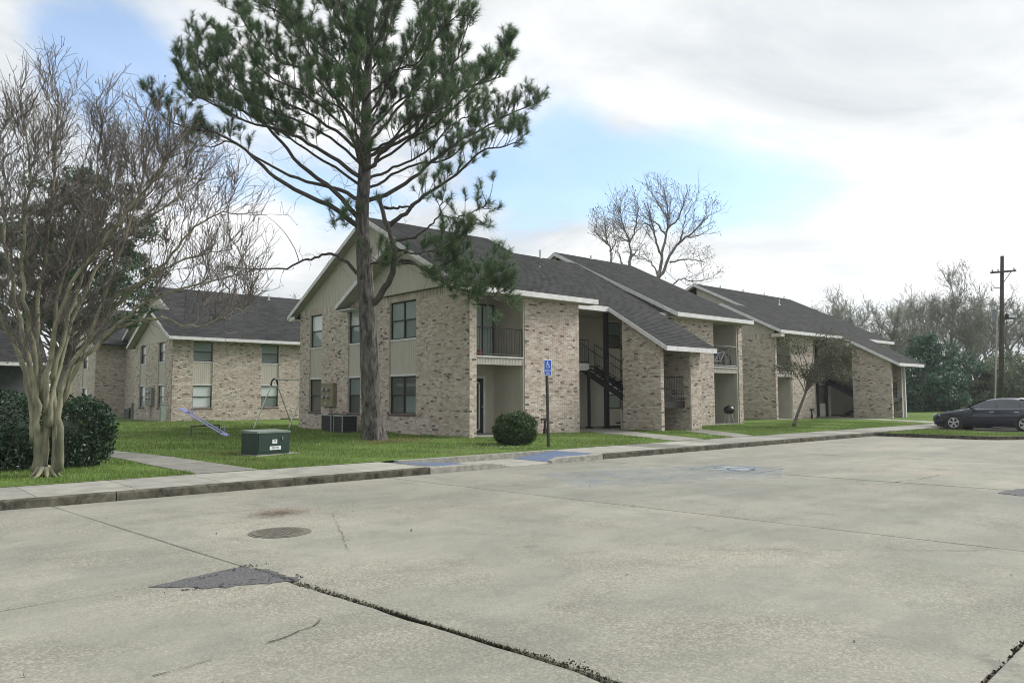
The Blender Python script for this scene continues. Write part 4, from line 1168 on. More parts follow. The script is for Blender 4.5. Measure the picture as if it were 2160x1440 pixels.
# second stem on the right of the trunk and the low boughs that hang over the roof
st2 = limb([(786, 640), (812, 610), (829, 570), (833, 535), (826, 500), (815, 470), (806, 440), (797, 412)], -.5, .115, .06, fol=(2, 2), seed=30, dmid=-.25)
limb(ZA((560, 90), (700, 92), (850, 85), (930, 30), (1040, -50)), -.9, .055, fol=(.75, 1), sub=.4, tufts=.5, seed=31)
limb(ZA((640, 470), (720, 455), (850, 425), (960, 365), (1060, 285), (1160, 165), (1190, 40), (1185, -60)), -1.0, .06, fol=(.72, 1), sub=.36, tufts=.6, seed=32)
limb(ZA((690, 690), (820, 670), (960, 730), (1060, 770), (1160, 720), (1300, 660), (1370, 540), (1440, 420), (1500, 330)), -1.4, .05, fol=(.30, 1), sub=.27, updir=.3, seed=33)
limb(ZA((700, 700), (860, 690), (1000, 760), (1180, 830), (1330, 900), (1550, 940), (1700, 820), (1800, 700)), -2.2, .05, fol=(.30, 1), sub=.24, updir=.25, seed=34)
limb(ZA((1000, 760), (1200, 900), (1400, 980), (1600, 1040), (1750, 1060), (1880, 960)), -2.0, .035, fol=(.15, 1), sub=.22, updir=.2, seed=35)
limb(ZA((660, 560), (760, 560), (900, 590), (1080, 560), (1230, 470), (1330, 420)), -1.6, .04, fol=(.35, 1), sub=.26, updir=.25, seed=36)
limb(ZA((430, 700), (480, 690), (540, 680), (600, 720)), -.5, .03, fol=(.3, 1), sub=.2, updir=.2, seed=37)
limb(ZA((1160, 165), (1300, 200), (1450, 170), (1600, 100), (1720, 30)), -1.2, .03, fol=(.3, 1), sub=.3, tufts=.5, updir=.2, seed=38)
limb(ZA((240, 240), (150, 190), (60, 230), (0, 240)), -.5, .025, fol=(.28, 1), sub=.3, seed=39)
# the long bare limb to the left
dl = limb([(758, 578), (740, 562), (719, 545), (700, 538), (683, 536), (660, 545), (636, 552), (600, 566), (540, 568), (480, 560)], -.8, .062, .02, fol=(2, 2), dead=.22, seed=40)
for a, L in (((631, 553), [(631, 553), (622, 525), (600, 490), (575, 465), (556, 452)]), ((520, 566), [(520, 566), (500, 520), (470, 480), (440, 430), (415, 395)])):
    P = smooth_poly([at(x, y, PD - .6) for x, y in L], 8); twig.tube(P, [.016 - .0013 * k for k in range(9)], 4)
obj('twigs', twig, B_TWIG, pine, kind='stuff')
npmesh('needles', np.concatenate(needles), 3, L_PINE, pine, kind='stuff')
cb = MB(); cb.sphere((0, 0, -.05), .034, 7, 5, (1, 1, 1.7)); cone_me = mesh_of('pine_cone', cb, simple('pine_cone', (.07, .05, .04), (.035, .028, .024), .9, 60))
for p, q in cones[:160]:
    o = bpy.data.objects.new('pine_cone', cone_me); C.objects.link(o); o.parent = pine; o.location = p - pine_base; o.scale = (1, 1, .8 + .5 * q)

# ---- crape myrtle, many pale stems and a dense fan of bare twigs
MD = 14.1
myr_base = at(97, 990, MD); myr_base.z = .16
myr = thing('crape_myrtle', myr_base, 'bare crape myrtle with several smooth pale stems beside the dark hedge', 'tree')
mtw = MB(); mtips = []
r = random.Random(77)
stems = [([(74, 992), (79, 940), (78, 850), (62, 770), (34, 650), (8, 500), (-8, 360), (-16, 230)], .115, -.7),
         ([(90, 996), (95, 930), (92, 860), (84, 780), (76, 690), (90, 560), (110, 420), (116, 290), (122, 140)], .115, .3),
         ([(116, 994), (117, 900), (117, 800), (112, 700), (140, 560), (180, 430), (212, 310), (232, 190)], .085, .9),
         ([(124, 992), (124, 910), (129, 850), (142, 790), (185, 725), (222, 640), (262, 510), (302, 390), (328, 280)], .085, -.5),
         ([(128, 850), (150, 800), (190, 745), (245, 690), (312, 640), (390, 604), (470, 580), (545, 556)], .07, -1.0),
         ([(104, 900), (118, 790), (160, 660), (230, 530), (320, 440), (395, 375), (440, 320)], .075, 1.6),
         ([(72, 930), (56, 800), (12, 690), (-60, 560), (-120, 420), (-150, 300)], .09, .8),
         ([(222, 640), (290, 600), (370, 530), (430, 460), (480, 425), (520, 400)], .05, -.3),
         ([(80, 860), (70, 740), (46, 600), (50, 460), (60, 320), (46, 200)], .07, -1.6),
         ([(95, 870), (105, 740), (150, 600), (240, 470), (330, 350), (385, 270)], .07, -1.8),
         ([(110, 800), (150, 650), (200, 500), (250, 370), (270, 260)], .06, 2.0),
         ([(250, 690), (340, 670), (430, 690), (500, 660), (560, 640)], .032, -1.4),
         ([(185, 725), (250, 640), (350, 560), (440, 520), (530, 500)], .05, .6)]
for si, (px_, r0, de) in enumerate(stems):
    thin = 1.5 if si in (4, 7, 11, 12) else 1.0 if si in (3, 5, 9) else 1
    m_ = len(px_); px_ = px_[:1] + [(px_[0][0] * .0 + a + (96 - a) * .10 * (k / m_), c + (700 - c) * .16 * (k / m_) * (c < 700)) for k, (a, c) in enumerate(px_)][1:]
    P = smooth_poly([at(a, c, MD + de * (k / (m_ - 1)) ** 1.3) for k, (a, c) in enumerate(px_)], 22)
    P = [P[0]] + [p + rv(r) * .035 for p in P[1:]]
    mb = MB(); mb.tube(P, [.84 * r0 * (1 - .93 * (k / 22) ** .55) + .006 for k in range(23)], 11)
    obj('stem', mb, B_MYRTLE, myr, smooth=True)
    L = sum((P[k + 1] - P[k]).length for k in range(22)); s = L * .38
    while s < L:
        t = s / L; p, tan = poly_at(P, t)
        d = tan * .7 + rv(r) * .75 + UPV * .35
        q = grow(p, d, r.uniform(.5, 1.25) * (1.1 - .45 * t), 7, .07, .22, r)
        mtw.tube(q, [.0105, .009, .008, .007, .006, .005, .0045, .004], 4)
        for _ in range(r.randint(6, 9)):
            pp, tt = poly_at(q, r.uniform(.15, 1)); w2 = grow(pp, tt * .6 + rv(r) * .7 + UPV * .4, r.uniform(.3, .85), 5, .08, .28, r)
            mtw.tube(w2, [.0075, .0065, .0055, .0048, .0042, .0036], 3)
            for _ in range(4):
                p3, t3 = poly_at(w2, r.uniform(.2, 1)); w3 = grow(p3, t3 * .6 + rv(r) * .7 + UPV * .3, r.uniform(.12, .38), 3, .06, .3, r)
                mtw.tube(w3, [.0048, .0042, .0036, .003], 3); mtips.append(tuple(w3[-1]))
        s += r.uniform(.09, .175) * (1.9 - 1.1 * t) * thin
for k in range(9):                                           # root flare
    an = R(200 + k * 33); mb = MB()
    a0 = myr_base + Vector((math.cos(an) * .12, math.sin(an) * .12, .16)); e_ = myr_base + Vector((math.cos(an) * r.uniform(.25, .5), math.sin(an) * r.uniform(.22, .4), -.02))
    mb.tube(smooth_poly([a0, a0.lerp(e_, .5) + Vector((0, 0, -.04)), e_], 6), [.06, .05, .04, .032, .025, .018, .012], 7); obj('root', mb, B_MYRTLE, myr, smooth=True)
obj('twigs', mtw, bark_mat('myrtle_twigs', (.165, .15, .135), (.10, .09, .082), 7, (1, 1, 1), .2, .01), myr, kind='stuff')
tips = np.array(mtips); tips = tips[rng.random(len(tips)) < .35]
npmesh('seed_heads', leaf_quads(tips, .022), 4, simple('dry_seed_heads', (.14, .095, .07), (.08, .055, .045), .9, 30), myr, kind='stuff')

# ---- foliage masses
def clumped(n, clumps, cr):
    """points gathered in clumps: clumps = list of (centre, radii)"""
    out = []
    per = max(1, n // len(clumps))
    for c_, rr_ in clumps:
        d = unit(rng.normal(size=(per, 3))) * (rng.uniform(.25, 1.0, per) ** (1 / 2.2))[:, None]
        out.append(np.array(c_) + d * np.array(rr_))
    return np.concatenate(out)
def ground_at(px, depth, z=.2):
    p = at(px, 845, depth); p.z = z; return p

# clipped hedge behind the myrtle
hedge = thing('hedge', (1.2, 18.9, .17), 'dense dark green clipped hedge behind the crape myrtle at left', 'hedge')
def box_shell(n, x0, x1, y0, y1, z0, z1, rad=.35):
    q = rng.uniform(size=(n, 3)) * np.array([x1 - x0, y1 - y0, z1 - z0]) + np.array([x0, y0, z0])
    c = np.array([(x0 + x1) / 2, (y0 + y1) / 2, (z0 + z1) / 2]); h = np.array([(x1 - x0) / 2, (y1 - y0) / 2, (z1 - z0) / 2])
    u = (q - c) / h; k = (np.abs(u) ** 6).sum(1) ** (1 / 6)
    keep = k < 1; q, u, k = q[keep], u[keep], k[keep]
    t = rng.uniform(.80, 1.02, len(q)) ** .6
    return c + u / k[:, None] * t[:, None] * h + rng.normal(size=q.shape) * .02
pts = box_shell(56000, -3.2, 4.55, 17.45, 20.2, .12, 1.62)
bumpz = .10 * np.sin(pts[:, 0] * 3.1 + pts[:, 1] * 2.3) + .06 * np.sin(pts[:, 0] * 7.7)
pts[:, 2] += bumpz * (pts[:, 2] > 1.0); pts[:, 1] += .07 * np.sin(pts[:, 0] * 4 + pts[:, 2] * 5)
npmesh('leaves', leaf_quads(pts, .042, .4), 4, L_HEDGE, hedge, kind='stuff')
mb = MB()
for k in range(26):
    x = -3 + k * .29
    for y in (18.0, 18.8, 19.6):
        q = grow((x, y, .15), UPV + rv() * .5, 0.85, 4, .1, .15); mb.tube(q, [.022, .018, .014, .01, .006], 4)
obj('branches', mb, B_TWIG, hedge, kind='stuff')
mb = MB()
for k in range(9): mb.sphere((-2.35 + k * .76, 18.85, .66), .5, 12, 8, (1.0, 1.3, 1.0))
obj('inner_growth', mb, L_HEDGE, hedge)

bc = Vector((15.35, 17.1, .15))
bush = thing('round_bush', bc, 'round clipped green bush by the patio corner of the nearest building', 'bush')
d = unit(rng.normal(size=(15000, 3))); d = d * (rng.uniform(.72, 1.03, 15000))[:, None]
d *= (1 + .055 * np.sin(d[:, :1] * 6 + d[:, 2:3] * 5 + 1) + .05 * np.sin(d[:, 1:2] * 9 + d[:, :1] * 4) + .05 * np.sin(d[:, 2:3] * 12 + d[:, :1] * 7)) * (1 + (rng.random((15000, 1)) < .05) * rng.uniform(0, .12, (15000, 1)))
sg = np.sign(d) * np.abs(d) ** .85
pts = np.array(bc) + np.array([0, 0, .48]) + sg * np.array([.62, .62, .49]); pts = pts[pts[:, 2] > .13]
npmesh('leaves', leaf_quads(pts, .034, .3), 4, L_BUSH, bush, kind='stuff')
mb = MB(); mb.sphere(bc + Vector((0, 0, .5)), .52, 14, 9, (1, 1, .85)); obj('inner_growth', mb, L_BUSH, bush)

# evergreen tree behind the myrtle
ob = ground_at(130, 34)
oak = thing('evergreen_tree', ob, 'dark evergreen tree standing behind the bare crape myrtle at left', 'tree')
mb = MB(); P = smooth_poly([ob, ob + Vector((0, 0, 2)), ob + Vector((.2, 0, 4.2)), ob + Vector((-.2, .2, 7.5))], 14); mb.tube(P, [.3 - .016 * k for k in range(15)], 10); obj('trunk', mb, B_GREY, oak, smooth=True)
oc = []; lm_ = MB(); rr = random.Random(9)
for k in range(190):
    px = rr.uniform(-60, 330); py = rr.uniform(365, 690)
    if ((px - 140) / 215) ** 2 + ((py - 540) / 175) ** 2 > 1: continue
    c_ = at(px, py, 34 + rr.uniform(-2.4, 2.4)); oc.append((tuple(c_), (rr.uniform(.3, .75), rr.uniform(.3, .75), rr.uniform(.2, .45))))
    s_, _t = poly_at(P, min(.95, max(.3, (c_.z - 1.0) / 9))); lm_.tube(smooth_poly([s_, s_.lerp(c_, .5) + rv(rr) * .4, c_], 6), [.06, .05, .04, .033, .026, .02, .014], 4)
obj('limbs', lm_, B_GREY, oak)
npmesh('leaves', leaf_quads(clumped(36000, oc, 1), .085), 4, L_OAK, oak, kind='stuff')

# small leaning tree in front of the second building
sb = at(1674, 898, 35.2); sb.z = .19
smt = thing('small_tree', sb, 'small leaning tree with sparse bronze leaves in front of the second building', 'tree')
SD = 35.2; scl = []; sbr = MB()
P = smooth_poly([sb] + [at(a, c, SD) for a, c in ((1684, 868), (1694, 842), (1703, 815), (1706, 790))], 14); mb = MB(); mb.tube(P, [.10, .085, .075] + [.07 - .003 * k for k in range(12)], 9); obj('trunk', mb, B_GREY, smt, smooth=True)
rr = random.Random(4)
for k in range(46):
    px, py = rr.uniform(1640, 1808), rr.uniform(706, 806)
    if ((px - 1724) / 86) ** 2 + ((py - 758) / 52) ** 2 > 1: continue
    e_ = at(px, py, SD + rr.uniform(-1.5, 1.5)); s_, _t = poly_at(P, rr.uniform(.6, 1))
    sbr.tube(smooth_poly([s_, s_.lerp(e_, .45) + UPV * .25 + rv(rr) * .15, e_], 6), [.03, .026, .021, .017, .014, .011, .008], 4)
    scl.append((tuple(e_), (rr.uniform(.3, .62), rr.uniform(.3, .62), rr.uniform(.2, .42))))
    for _ in range(5): sbr.tube(grow(e_, rv(rr) + UPV * .3, rr.uniform(.3, .7), 4, .02, .3, rr), [.009, .008, .007, .006, .005], 3)
obj('branches', sbr, B_TWIG, smt)
npmesh('leaves', leaf_quads(clumped(9000, scl, 1), .046), 4, L_RED, smt, kind='stuff')

# ---- bare winter trees
def bare_tree(loc, H, seed, label, spread=.55, fork=.3, r0=None, lean=(0, 0), leaves=0, group=None, minr=.010, twigs=1.0, mat=None, leafmat=None, ll=1.0):
    H *= .74
    r = random.Random(seed); loc = Vector(loc)
    t = thing('bare_tree', loc, label, 'tree', group)
    r0 = r0 or H * .016; tr = MB(); tw = MB(); tips = []
    main = grow(loc, UPV + Vector((lean[0], lean[1], 0)), H * .92, 12, .12, .10, r)
    tr.tube(main, [r0 * (1 - .9 * (k / 12) ** .85) + minr for k in range(13)], 9)
    def rec(p, d, L, rad, lv):
        n = 6 if lv < 3 else 4
        q = grow(p, d, L, n, .06 if lv < 3 else .03, .20, r)
        R_ = [max(minr * .8, rad * (1 - .7 * k / n)) for k in range(n + 1)]
        (tr if lv == 1 else tw).tube(q, R_, 7 if lv == 1 else 4 if lv == 2 else 3, cap=False)
        if lv >= 4: tips.append(tuple(q[-1])); return
        kids = {1: 7, 2: 6, 3: 5}[lv] * twigs
        for _ in range(int(kids + r.random())):
            pp, tt = poly_at(q, r.uniform(.25, 1) if lv < 3 else r.uniform(.15, 1))
            rec(pp, tt * .75 + rv(r) * .8 + UPV * .28, L * r.uniform(.36, .62), rad * .5, lv + 1)
    nl = 9
    for k in range(nl):
        f = fork + (1 - fork) * k / nl * .85; p, tan = poly_at(main, f)
        an = k * 2.4 + r.uniform(-.4, .4); d = Vector((math.cos(an), math.sin(an), 0)) * spread * 1.5 + UPV * r.uniform(.6, 1.0)
        rec(p, d, ll * H * r.uniform(.30, .42) * (1.15 - .65 * (f - fork)), r0 * .42 * (1.2 - f * .7), 1)
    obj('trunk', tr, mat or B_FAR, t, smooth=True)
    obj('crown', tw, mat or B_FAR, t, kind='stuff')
    if leaves:
        tp_ = np.array(tips); tp_ = np.repeat(tp_, leaves, 0) + rng.normal(size=(len(tp_) * leaves, 3)) * .22
        npmesh('leaves', leaf_quads(tp_, .075), 4, leafmat or L_BROWN, t, kind='stuff')
    return t
def copy_tree(src, loc, rz, sc, label, group=None):
    o = src.copy(); C.objects.link(o); o.location = loc; o.rotation_euler.z = rz; o.scale = (sc[0], sc[0], sc[1]); o['label'] = label
    if group: o['group'] = group
    for ch in src.children:
        c_ = ch.copy(); C.objects.link(c_); c_.parent = o
    return o
def traced_tree(label, depth, stems, seed, group=None, step=.42):
    """bare tree whose main stems follow surveyed bearings; side shoots fill the crown"""
    r = random.Random(seed); g = ground_at(stems[0][0][0][0], depth)
    t = thing('bare_tree', g, label, 'tree', group); tr = MB(); tw = MB(); tips = []
    for k, (px_, r0, dd) in enumerate(stems):
        m_ = len(px_); P = [at(a, c, depth + dd * (q / (m_ - 1)) ** 1.3) for q, (a, c) in enumerate(px_)]
        if k == 0: P = [g] + P
        P = smooth_poly(P, 18); P = P[:1] + [p + rv(r) * .06 for p in P[1:]]
        tr.tube(P, [r0 * (1 - .85 * (q / 18) ** .8) + .013 for q in range(19)], 7, cap=False)
        L = sum((P[q + 1] - P[q]).length for q in range(18)); d_ = L * (.55 if k == 0 else .22)
        while d_ < L:
            p, tan = poly_at(P, d_ / L)
            q1 = grow(p, tan * .8 + rv(r) * .8 + UPV * .25, r.uniform(.9, 2.4), 5, .06, .2, r); tw.tube(q1, [.022, .019, .017, .015, .013, .011], 4, cap=False)
            for _ in range(5):
                pp, tt = poly_at(q1, r.uniform(.2, 1)); q2 = grow(pp, tt * .7 + rv(r) * .75 + UPV * .25, r.uniform(.5, 1.2), 4, .05, .25, r); tw.tube(q2, [.013, .012, .011, .010, .009], 3, cap=False); tips.append(tuple(q2[-1]))
                for _ in range(2):
                    p3, t3 = poly_at(q2, r.uniform(.3, 1)); q3 = grow(p3, t3 * .6 + rv(r) * .7 + UPV * .2, r.uniform(.3, .7), 3, .04, .25, r); tw.tube(q3, [.009, .0085, .008, .0075], 3, cap=False); tips.append(tuple(q3[-1]))
            d_ += step * r.uniform(.6, 1.4)
    obj('trunk', tr, B_FAR, t, smooth=True); obj('crown', tw, B_FAR, t, kind='stuff')
    tp_ = np.array(tips); tp_ = tp_[rng.random(len(tp_)) < .6] + 0
    npmesh('buds', leaf_quads(tp_, .07), 4, simple('dry_seed_heads', (.14, .095, .07)), t, kind='stuff')
    return t
Z8 = lambda *q: [(1240 + a / 6, 380 + c / 6) for a, c in q]
traced_tree('large bare tree with forked trunk rising behind the middle roof', 62, [
    (Z8((890, 1300), (905, 1200), (930, 1000), (960, 850), (980, 700), (1010, 600), (1015, 480), (1000, 300), (965, 90)), .17, 1.0),
    (Z8((905, 1230), (960, 1150), (1040, 950), (1120, 830), (1250, 720), (1350, 640), (1480, 500), (1540, 440)), .14, -1.2),
    (Z8((935, 950), (870, 820), (835, 640), (790, 450), (750, 280)), .10, -1.5), (Z8((985, 690), (880, 560), (780, 500), (680, 440)), .075, 1.4),
    (Z8((890, 1220), (820, 1070), (740, 1000), (650, 960)), .06, .8), (Z8((1060, 1350), (1180, 1250), (1340, 1280), (1480, 1260)), .06, .5),
    (Z8((1010, 610), (1120, 520), (1180, 400), (1220, 230)), .09, 1.2), (Z8((1250, 720), (1400, 700), (1540, 620)), .06, .8), (Z8((1170, 780), (1200, 640), (1230, 480), (1330, 300)), .06, -.8),
    (Z8((1040, 1040), (1180, 1010), (1320, 1010), (1450, 1030)), .07, 1.2), (Z8((840, 640), (760, 560), (690, 520)), .07, -1), (Z8((1010, 480), (900, 320), (850, 200)), .08, -.8)], 5)
traced_tree('slim bare tree behind the roof, just left of the large forked one', 62, [
    (Z8((530, 1150), (535, 1000), (540, 870), (520, 770), (470, 640), (430, 500), (405, 400)), .13, .6), (Z8((530, 790), (580, 680), (610, 540), (640, 340)), .08, -.8),
    (Z8((542, 990), (600, 920), (650, 830)), .06, .6), (Z8((515, 780), (440, 740), (330, 700)), .07, -.6)], 6)
traced_tree('smallest bare tree of the three behind the middle roof', 64, [
    (Z8((297, 1080), (295, 960), (285, 870), (250, 800), (225, 690), (215, 540)), .11, .5), (Z8((255, 810), (180, 740), (110, 680)), .07, -.5), (Z8((290, 900), (340, 800), (330, 700)), .06, .5),
    (Z8((430, 1060), (400, 950), (350, 880)), .07, 1.)], 7)
GW = 'bare trees in the wood at right'
tA = bare_tree(ground_at(1872, 84), 15.2, 21, 'spreading bare tree behind the end of the second roof', .75, .25, .3, (-.02, 0), 3, GW, minr=.018)
tB = bare_tree(ground_at(1968, 88), 17.6, 22, 'tall bare tree standing above the green evergreen shrubs', .6, .3, .3, (0, 0), 2, GW, minr=.018)
tC = bare_tree(ground_at(2010, 92), 19.5, 23, 'tallest upright bare tree left of the utility pole', .35, .3, .27, (.0, 0), 2, GW, minr=.018)
tD = bare_tree(ground_at(2062, 84), 15.4, 24, 'bare tree leaning right, just left of the utility pole', .6, .28, .25, (.12, 0), 3, GW, minr=.018)
copy_tree(tA, ground_at(1752, 104), 2.0, (1.1, 1.22), 'faint distant bare tree over the low end of the second roof', GW)
copy_tree(tB, ground_at(2150, 90), 1.2, (1.0, 1.0), 'budding bare tree at the right edge behind the utility pole', GW)
for px, dd, src, rz, sc in ((1810, 108, tD, .5, (1.2, 1.3)), (1920, 108, tA, 3.1, (.95, .95)), (2100, 112, tB, 2.2, (1, 1)), (2200, 100, tD, 4.0, (1.1, 1.15)), (2040, 120, tA, 1.1, (1.1, 1.1)), (1945, 80, tD, 2.7, (.8, .78))):
    copy_tree(src, ground_at(px, dd), rz, sc, 'hazy bare tree in the wood behind the evergreen shrubs', GW)
GL = 'bare trees behind the far building'
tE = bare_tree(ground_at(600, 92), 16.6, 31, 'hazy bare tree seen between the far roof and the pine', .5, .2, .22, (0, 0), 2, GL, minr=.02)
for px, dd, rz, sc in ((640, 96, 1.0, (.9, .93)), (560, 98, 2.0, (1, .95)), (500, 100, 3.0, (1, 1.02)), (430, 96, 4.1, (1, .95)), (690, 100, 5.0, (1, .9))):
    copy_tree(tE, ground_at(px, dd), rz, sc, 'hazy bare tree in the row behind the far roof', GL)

# evergreen shrubs at the wood's edge
def shrub(px, depth, w, h, n, label, mat, seed, group=None, size=.16, lo=.0):
    g = ground_at(px, depth); t = thing('evergreen_shrub', g, label, 'shrub', group); r = random.Random(seed); cl = []; st = MB()
    for k in range(34):
        an = r.uniform(0, 2 * math.pi); q = r.uniform(0, 1) ** .6; hh = r.uniform(lo, 1)
        wz = math.sqrt(max(.05, 1 - (max(0, hh - .35) / .65) ** 2))
        c_ = g + Vector((math.cos(an) * q * w * .5 * wz, math.sin(an) * q * w * .5 * wz, .3 + hh * (h - .9)))
        cl.append((tuple(c_), (w * r.uniform(.10, .18), w * r.uniform(.10, .18), h * r.uniform(.07, .13))))
        st.tube(smooth_poly([g, g.lerp(c_, .5) + rv(r) * .3, c_], 5), [.07, .06, .05, .04, .03, .02], 4)
    obj('branches', st, B_TWIG, t)
    npmesh('leaves', leaf_quads(clumped(n, cl, 1), size), 4, mat, t, kind='stuff')
    return t
GS = 'evergreen shrubs along the wood edge'
shrub(1945, 66, 6.5, 6.9, 9000, 'largest rounded evergreen shrub beside the end of the second building', L_SHRUB, 1, GS)
shrub(2010, 68, 6.0, 5.8, 8000, 'evergreen shrub behind the dark car, right of the largest one', L_SHRUB, 2, GS)
shrub(1905, 74, 5.0, 4.6, 6000, 'low evergreen shrub close to the end wall of the second building', L_SHRUB, 3, GS)
shrub(2070, 72, 5.2, 5.0, 5000, 'olive shrub just left of the utility pole', L_BROWN, 4, GS)
shrub(2140, 70, 6.5, 5.8, 6000, 'tan leafy shrub behind the silver car, right of the utility pole', L_BROWN, 5, GS)
shrub(2225, 72, 6.0, 5.5, 3000, 'tan leafy shrub at the far right edge of the wood', L_BROWN, 6, GS)

# far wood, one mass
def wood(name, pxa, pxb, depth, h, n, mat, label):
    px = rng.uniform(pxa, pxb, n); dd = rng.uniform(depth, depth + 14, n)
    top = h * (.62 + .25 * np.sin(px * .021) + .18 * np.sin(px * .057 + 1) + .12 * np.sin(px * .13))
    zz = top * rng.uniform(0, 1, n) ** 1.25
    cen = np.array([at(a, 845, c) for a, c in zip(px, dd)]); cen[:, 2] = .1 + zz
    c0 = ground_at((pxa + pxb) / 2, depth)
    return npmesh(name, leaf_quads(cen, .30), 4, mat, None, tuple(c0), label=label, cat='woods', kind='stuff')
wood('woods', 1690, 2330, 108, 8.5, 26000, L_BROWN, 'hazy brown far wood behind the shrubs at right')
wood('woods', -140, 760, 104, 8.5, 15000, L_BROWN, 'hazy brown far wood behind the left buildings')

# ------------------------------------------------------------------ grass
def grass(name, n, xr, yr, h, w, parent=None, zf=lawn_z, keep=None, **t):
    x = rng.uniform(*xr, n); y = rng.uniform(*yr, n)
    patch = np.sin(x * 1.7 + y * .9) + np.sin(x * .63 - y * 1.9 + 2) + np.sin(x * 3.3 + y * 2.7)
    k = rng.random(n) < np.clip(.58 + .30 * patch, .05, 1)
    k &= ~((y > 15) & blocked(x, y))
    if keep is not None: k &= keep(x, y)
    x, y = x[k], y[k]; n = len(x)
    z = np.array([zf(a, c) for a, c in zip(x, y)]) - .004
    p = np.stack([x, y, z], 1); an = rng.uniform(0, 2 * np.pi, n); ln = rng.uniform(.1, .7, n)
    H = h * rng.uniform(.5, 1.35, n) * (1 + .25 * patch[k] / 3)
    v = np.stack([np.cos(an) * ln * H, np.sin(an) * ln * H, H], 1)
    s = np.stack([-np.sin(an), np.cos(an), np.zeros(n)], 1) * w
    q = np.empty((n, 3, 3)); q[:, 0] = p - s; q[:, 1] = p + s; q[:, 2] = p + v
    return npmesh(name, q.reshape(-1, 3), 3, L_GRASS, parent, kind='stuff', **t)
def in_quad(x, y, q):
    ins = np.ones(len(x), bool); m_ = len(q)
    for k in range(m_):
        (ax, ay), (bx, by) = q[k], q[(k + 1) % m_]
        ins &= (bx - ax) * (y - ay) - (by - ay) * (x - ax) >= 0
    return ins
def blocked(x, y):
    b_ = np.zeros(len(x), bool)
    for L, Rr in PATHS:
        for k in range(len(L) - 1): b_ |= in_quad(x, y, [Rr[k], Rr[k + 1], L[k + 1], L[k]])
    b_ |= (x > 16.25) & (x < 34.6) & (y > 20.42) & (y < 33.4)
    b_ |= (x > 24.6) & (x < 27.4) & (y > 18.7) & (y < 21)
    b_ |= (x > 41.4) & (y > 23) & (x < 57) & (y < 38)
    b_ |= (x < 4.4) & (y > 17.7) & (y < 20)
    return b_
grass('grass', 90000, (-3.5, 8.5), (15.13, 20.5), .055, .0045, label='short green grass on the lawn beside the sidewalk', cat='grass')
grass('grass', 150000, (5, 42), (15.13, 21.2), .06, .006, label='short green grass between the walk and the nearest building', cat='grass')
grass('grass', 110000, (2, 17), (20.5, 47), .085, .011, label='longer green grass of the play lawn by the swing frame', cat='grass')
grass('grass', 14000, (31.3, 35.2), (8.3, 13.0), .06, .009, None, lambda a, c: .115, lambda x, y: ((x - 33.2) / 2.0) ** 2 + (np.minimum(0, y - 9.4) / 1.2) ** 2 < 1, label='short grass on the kerbed traffic island', cat='grass')
# clover flowers
n = 420; x = np.concatenate([rng.normal(14.0, .8, n // 2), rng.uniform(10, 30, n // 2)]); y = np.concatenate([rng.normal(16.7, .6, n // 2), rng.uniform(15.3, 20, n // 2)])
k = (y > 15.2) & ~blocked(x, y); x, y = x[k], y[k]
npmesh('clover_flowers', leaf_quads(np.stack([x, y, np.array([lawn_z(a, c) for a, c in zip(x, y)]) + .055], 1), .013, 2), 4, simple('clover_white', (.75, .75, .70), (.6, .6, .55), .8), None, (14, 16.7, .15), label='white clover flowers scattered in the grass near the bush', cat='flowers', kind='stuff')
# debris and weeds in the open slab joint
jd = MB(); rr = random.Random(3); jq = []
for k in range(1500):
    t = rr.random(); y = 7.0 - 4.6 * t; x0 = 2.99 + (7.0 - y) * .083
    wide = .012 + .03 * max(0, math.sin(t * 6.5)) + (.045 * math.exp(-((t - .80) / .06) ** 2))
    x = x0 + rr.gauss(.010, wide * .55) + (.05 * math.exp(-((t - .80) / .07) ** 2)); s = rr.uniform(.003, .008)
    jd.obox((x, y, rr.uniform(-.016, .002)), rv(rr).normalized() * s, rv(rr).normalized() * s, UPV * s * .5)
for k in range(1700):
    t = rr.random() ** .8; y = 7.1 - 4.7 * t; x0 = 2.985 + (7.0 - y) * .083
    wide = .010 + .018 * max(0, math.sin(t * 6.5)); jq.append((x0 + rr.gauss(.012, wide * .6), y, .002))
for k in range(500):
    t = rr.random(); A_, B_ = corner(0, -1), corner(1, -1); p_ = A_.lerp(B_, t); s = rr.uniform(.003, .008)
    jd.obox((p_.x + rr.gauss(0, .012), p_.y + rr.gauss(0, .014), rr.uniform(-.016, .002)), rv(rr).normalized() * s, rv(rr).normalized() * s, UPV * s * .5)
obj('joint_debris', jd, simple('dark_leaf_litter', (.045, .035, .026), (.022, .018, .014), .98, 40), origin=(3.2, 4.5, 0), label='dark soil and leaf litter filling the open slab joint', cat='debris', kind='stuff')
jp = np.array(jq); m_ = len(jp); an = rng.uniform(0, 6.28, m_); H = rng.uniform(.008, .032, m_); ln = rng.uniform(.2, 1.2, m_)
v = np.stack([np.cos(an) * ln * H, np.sin(an) * ln * H, H], 1); s = np.stack([-np.sin(an), np.cos(an), 0 * an], 1) * .0022
q = np.empty((m_, 3, 3)); q[:, 0] = jp - s; q[:, 1] = jp + s; q[:, 2] = jp + v
npmesh('joint_weeds', q.reshape(-1, 3), 3, leaf_mat('dry_weeds', [(0, (.035, .045, .018)), (.6, (.06, .07, .03)), (1, (.13, .11, .06))], .7, .15), None, (3.2, 4.5, 0), label='low dry weeds growing in the open slab joint', cat='weeds', kind='stuff')
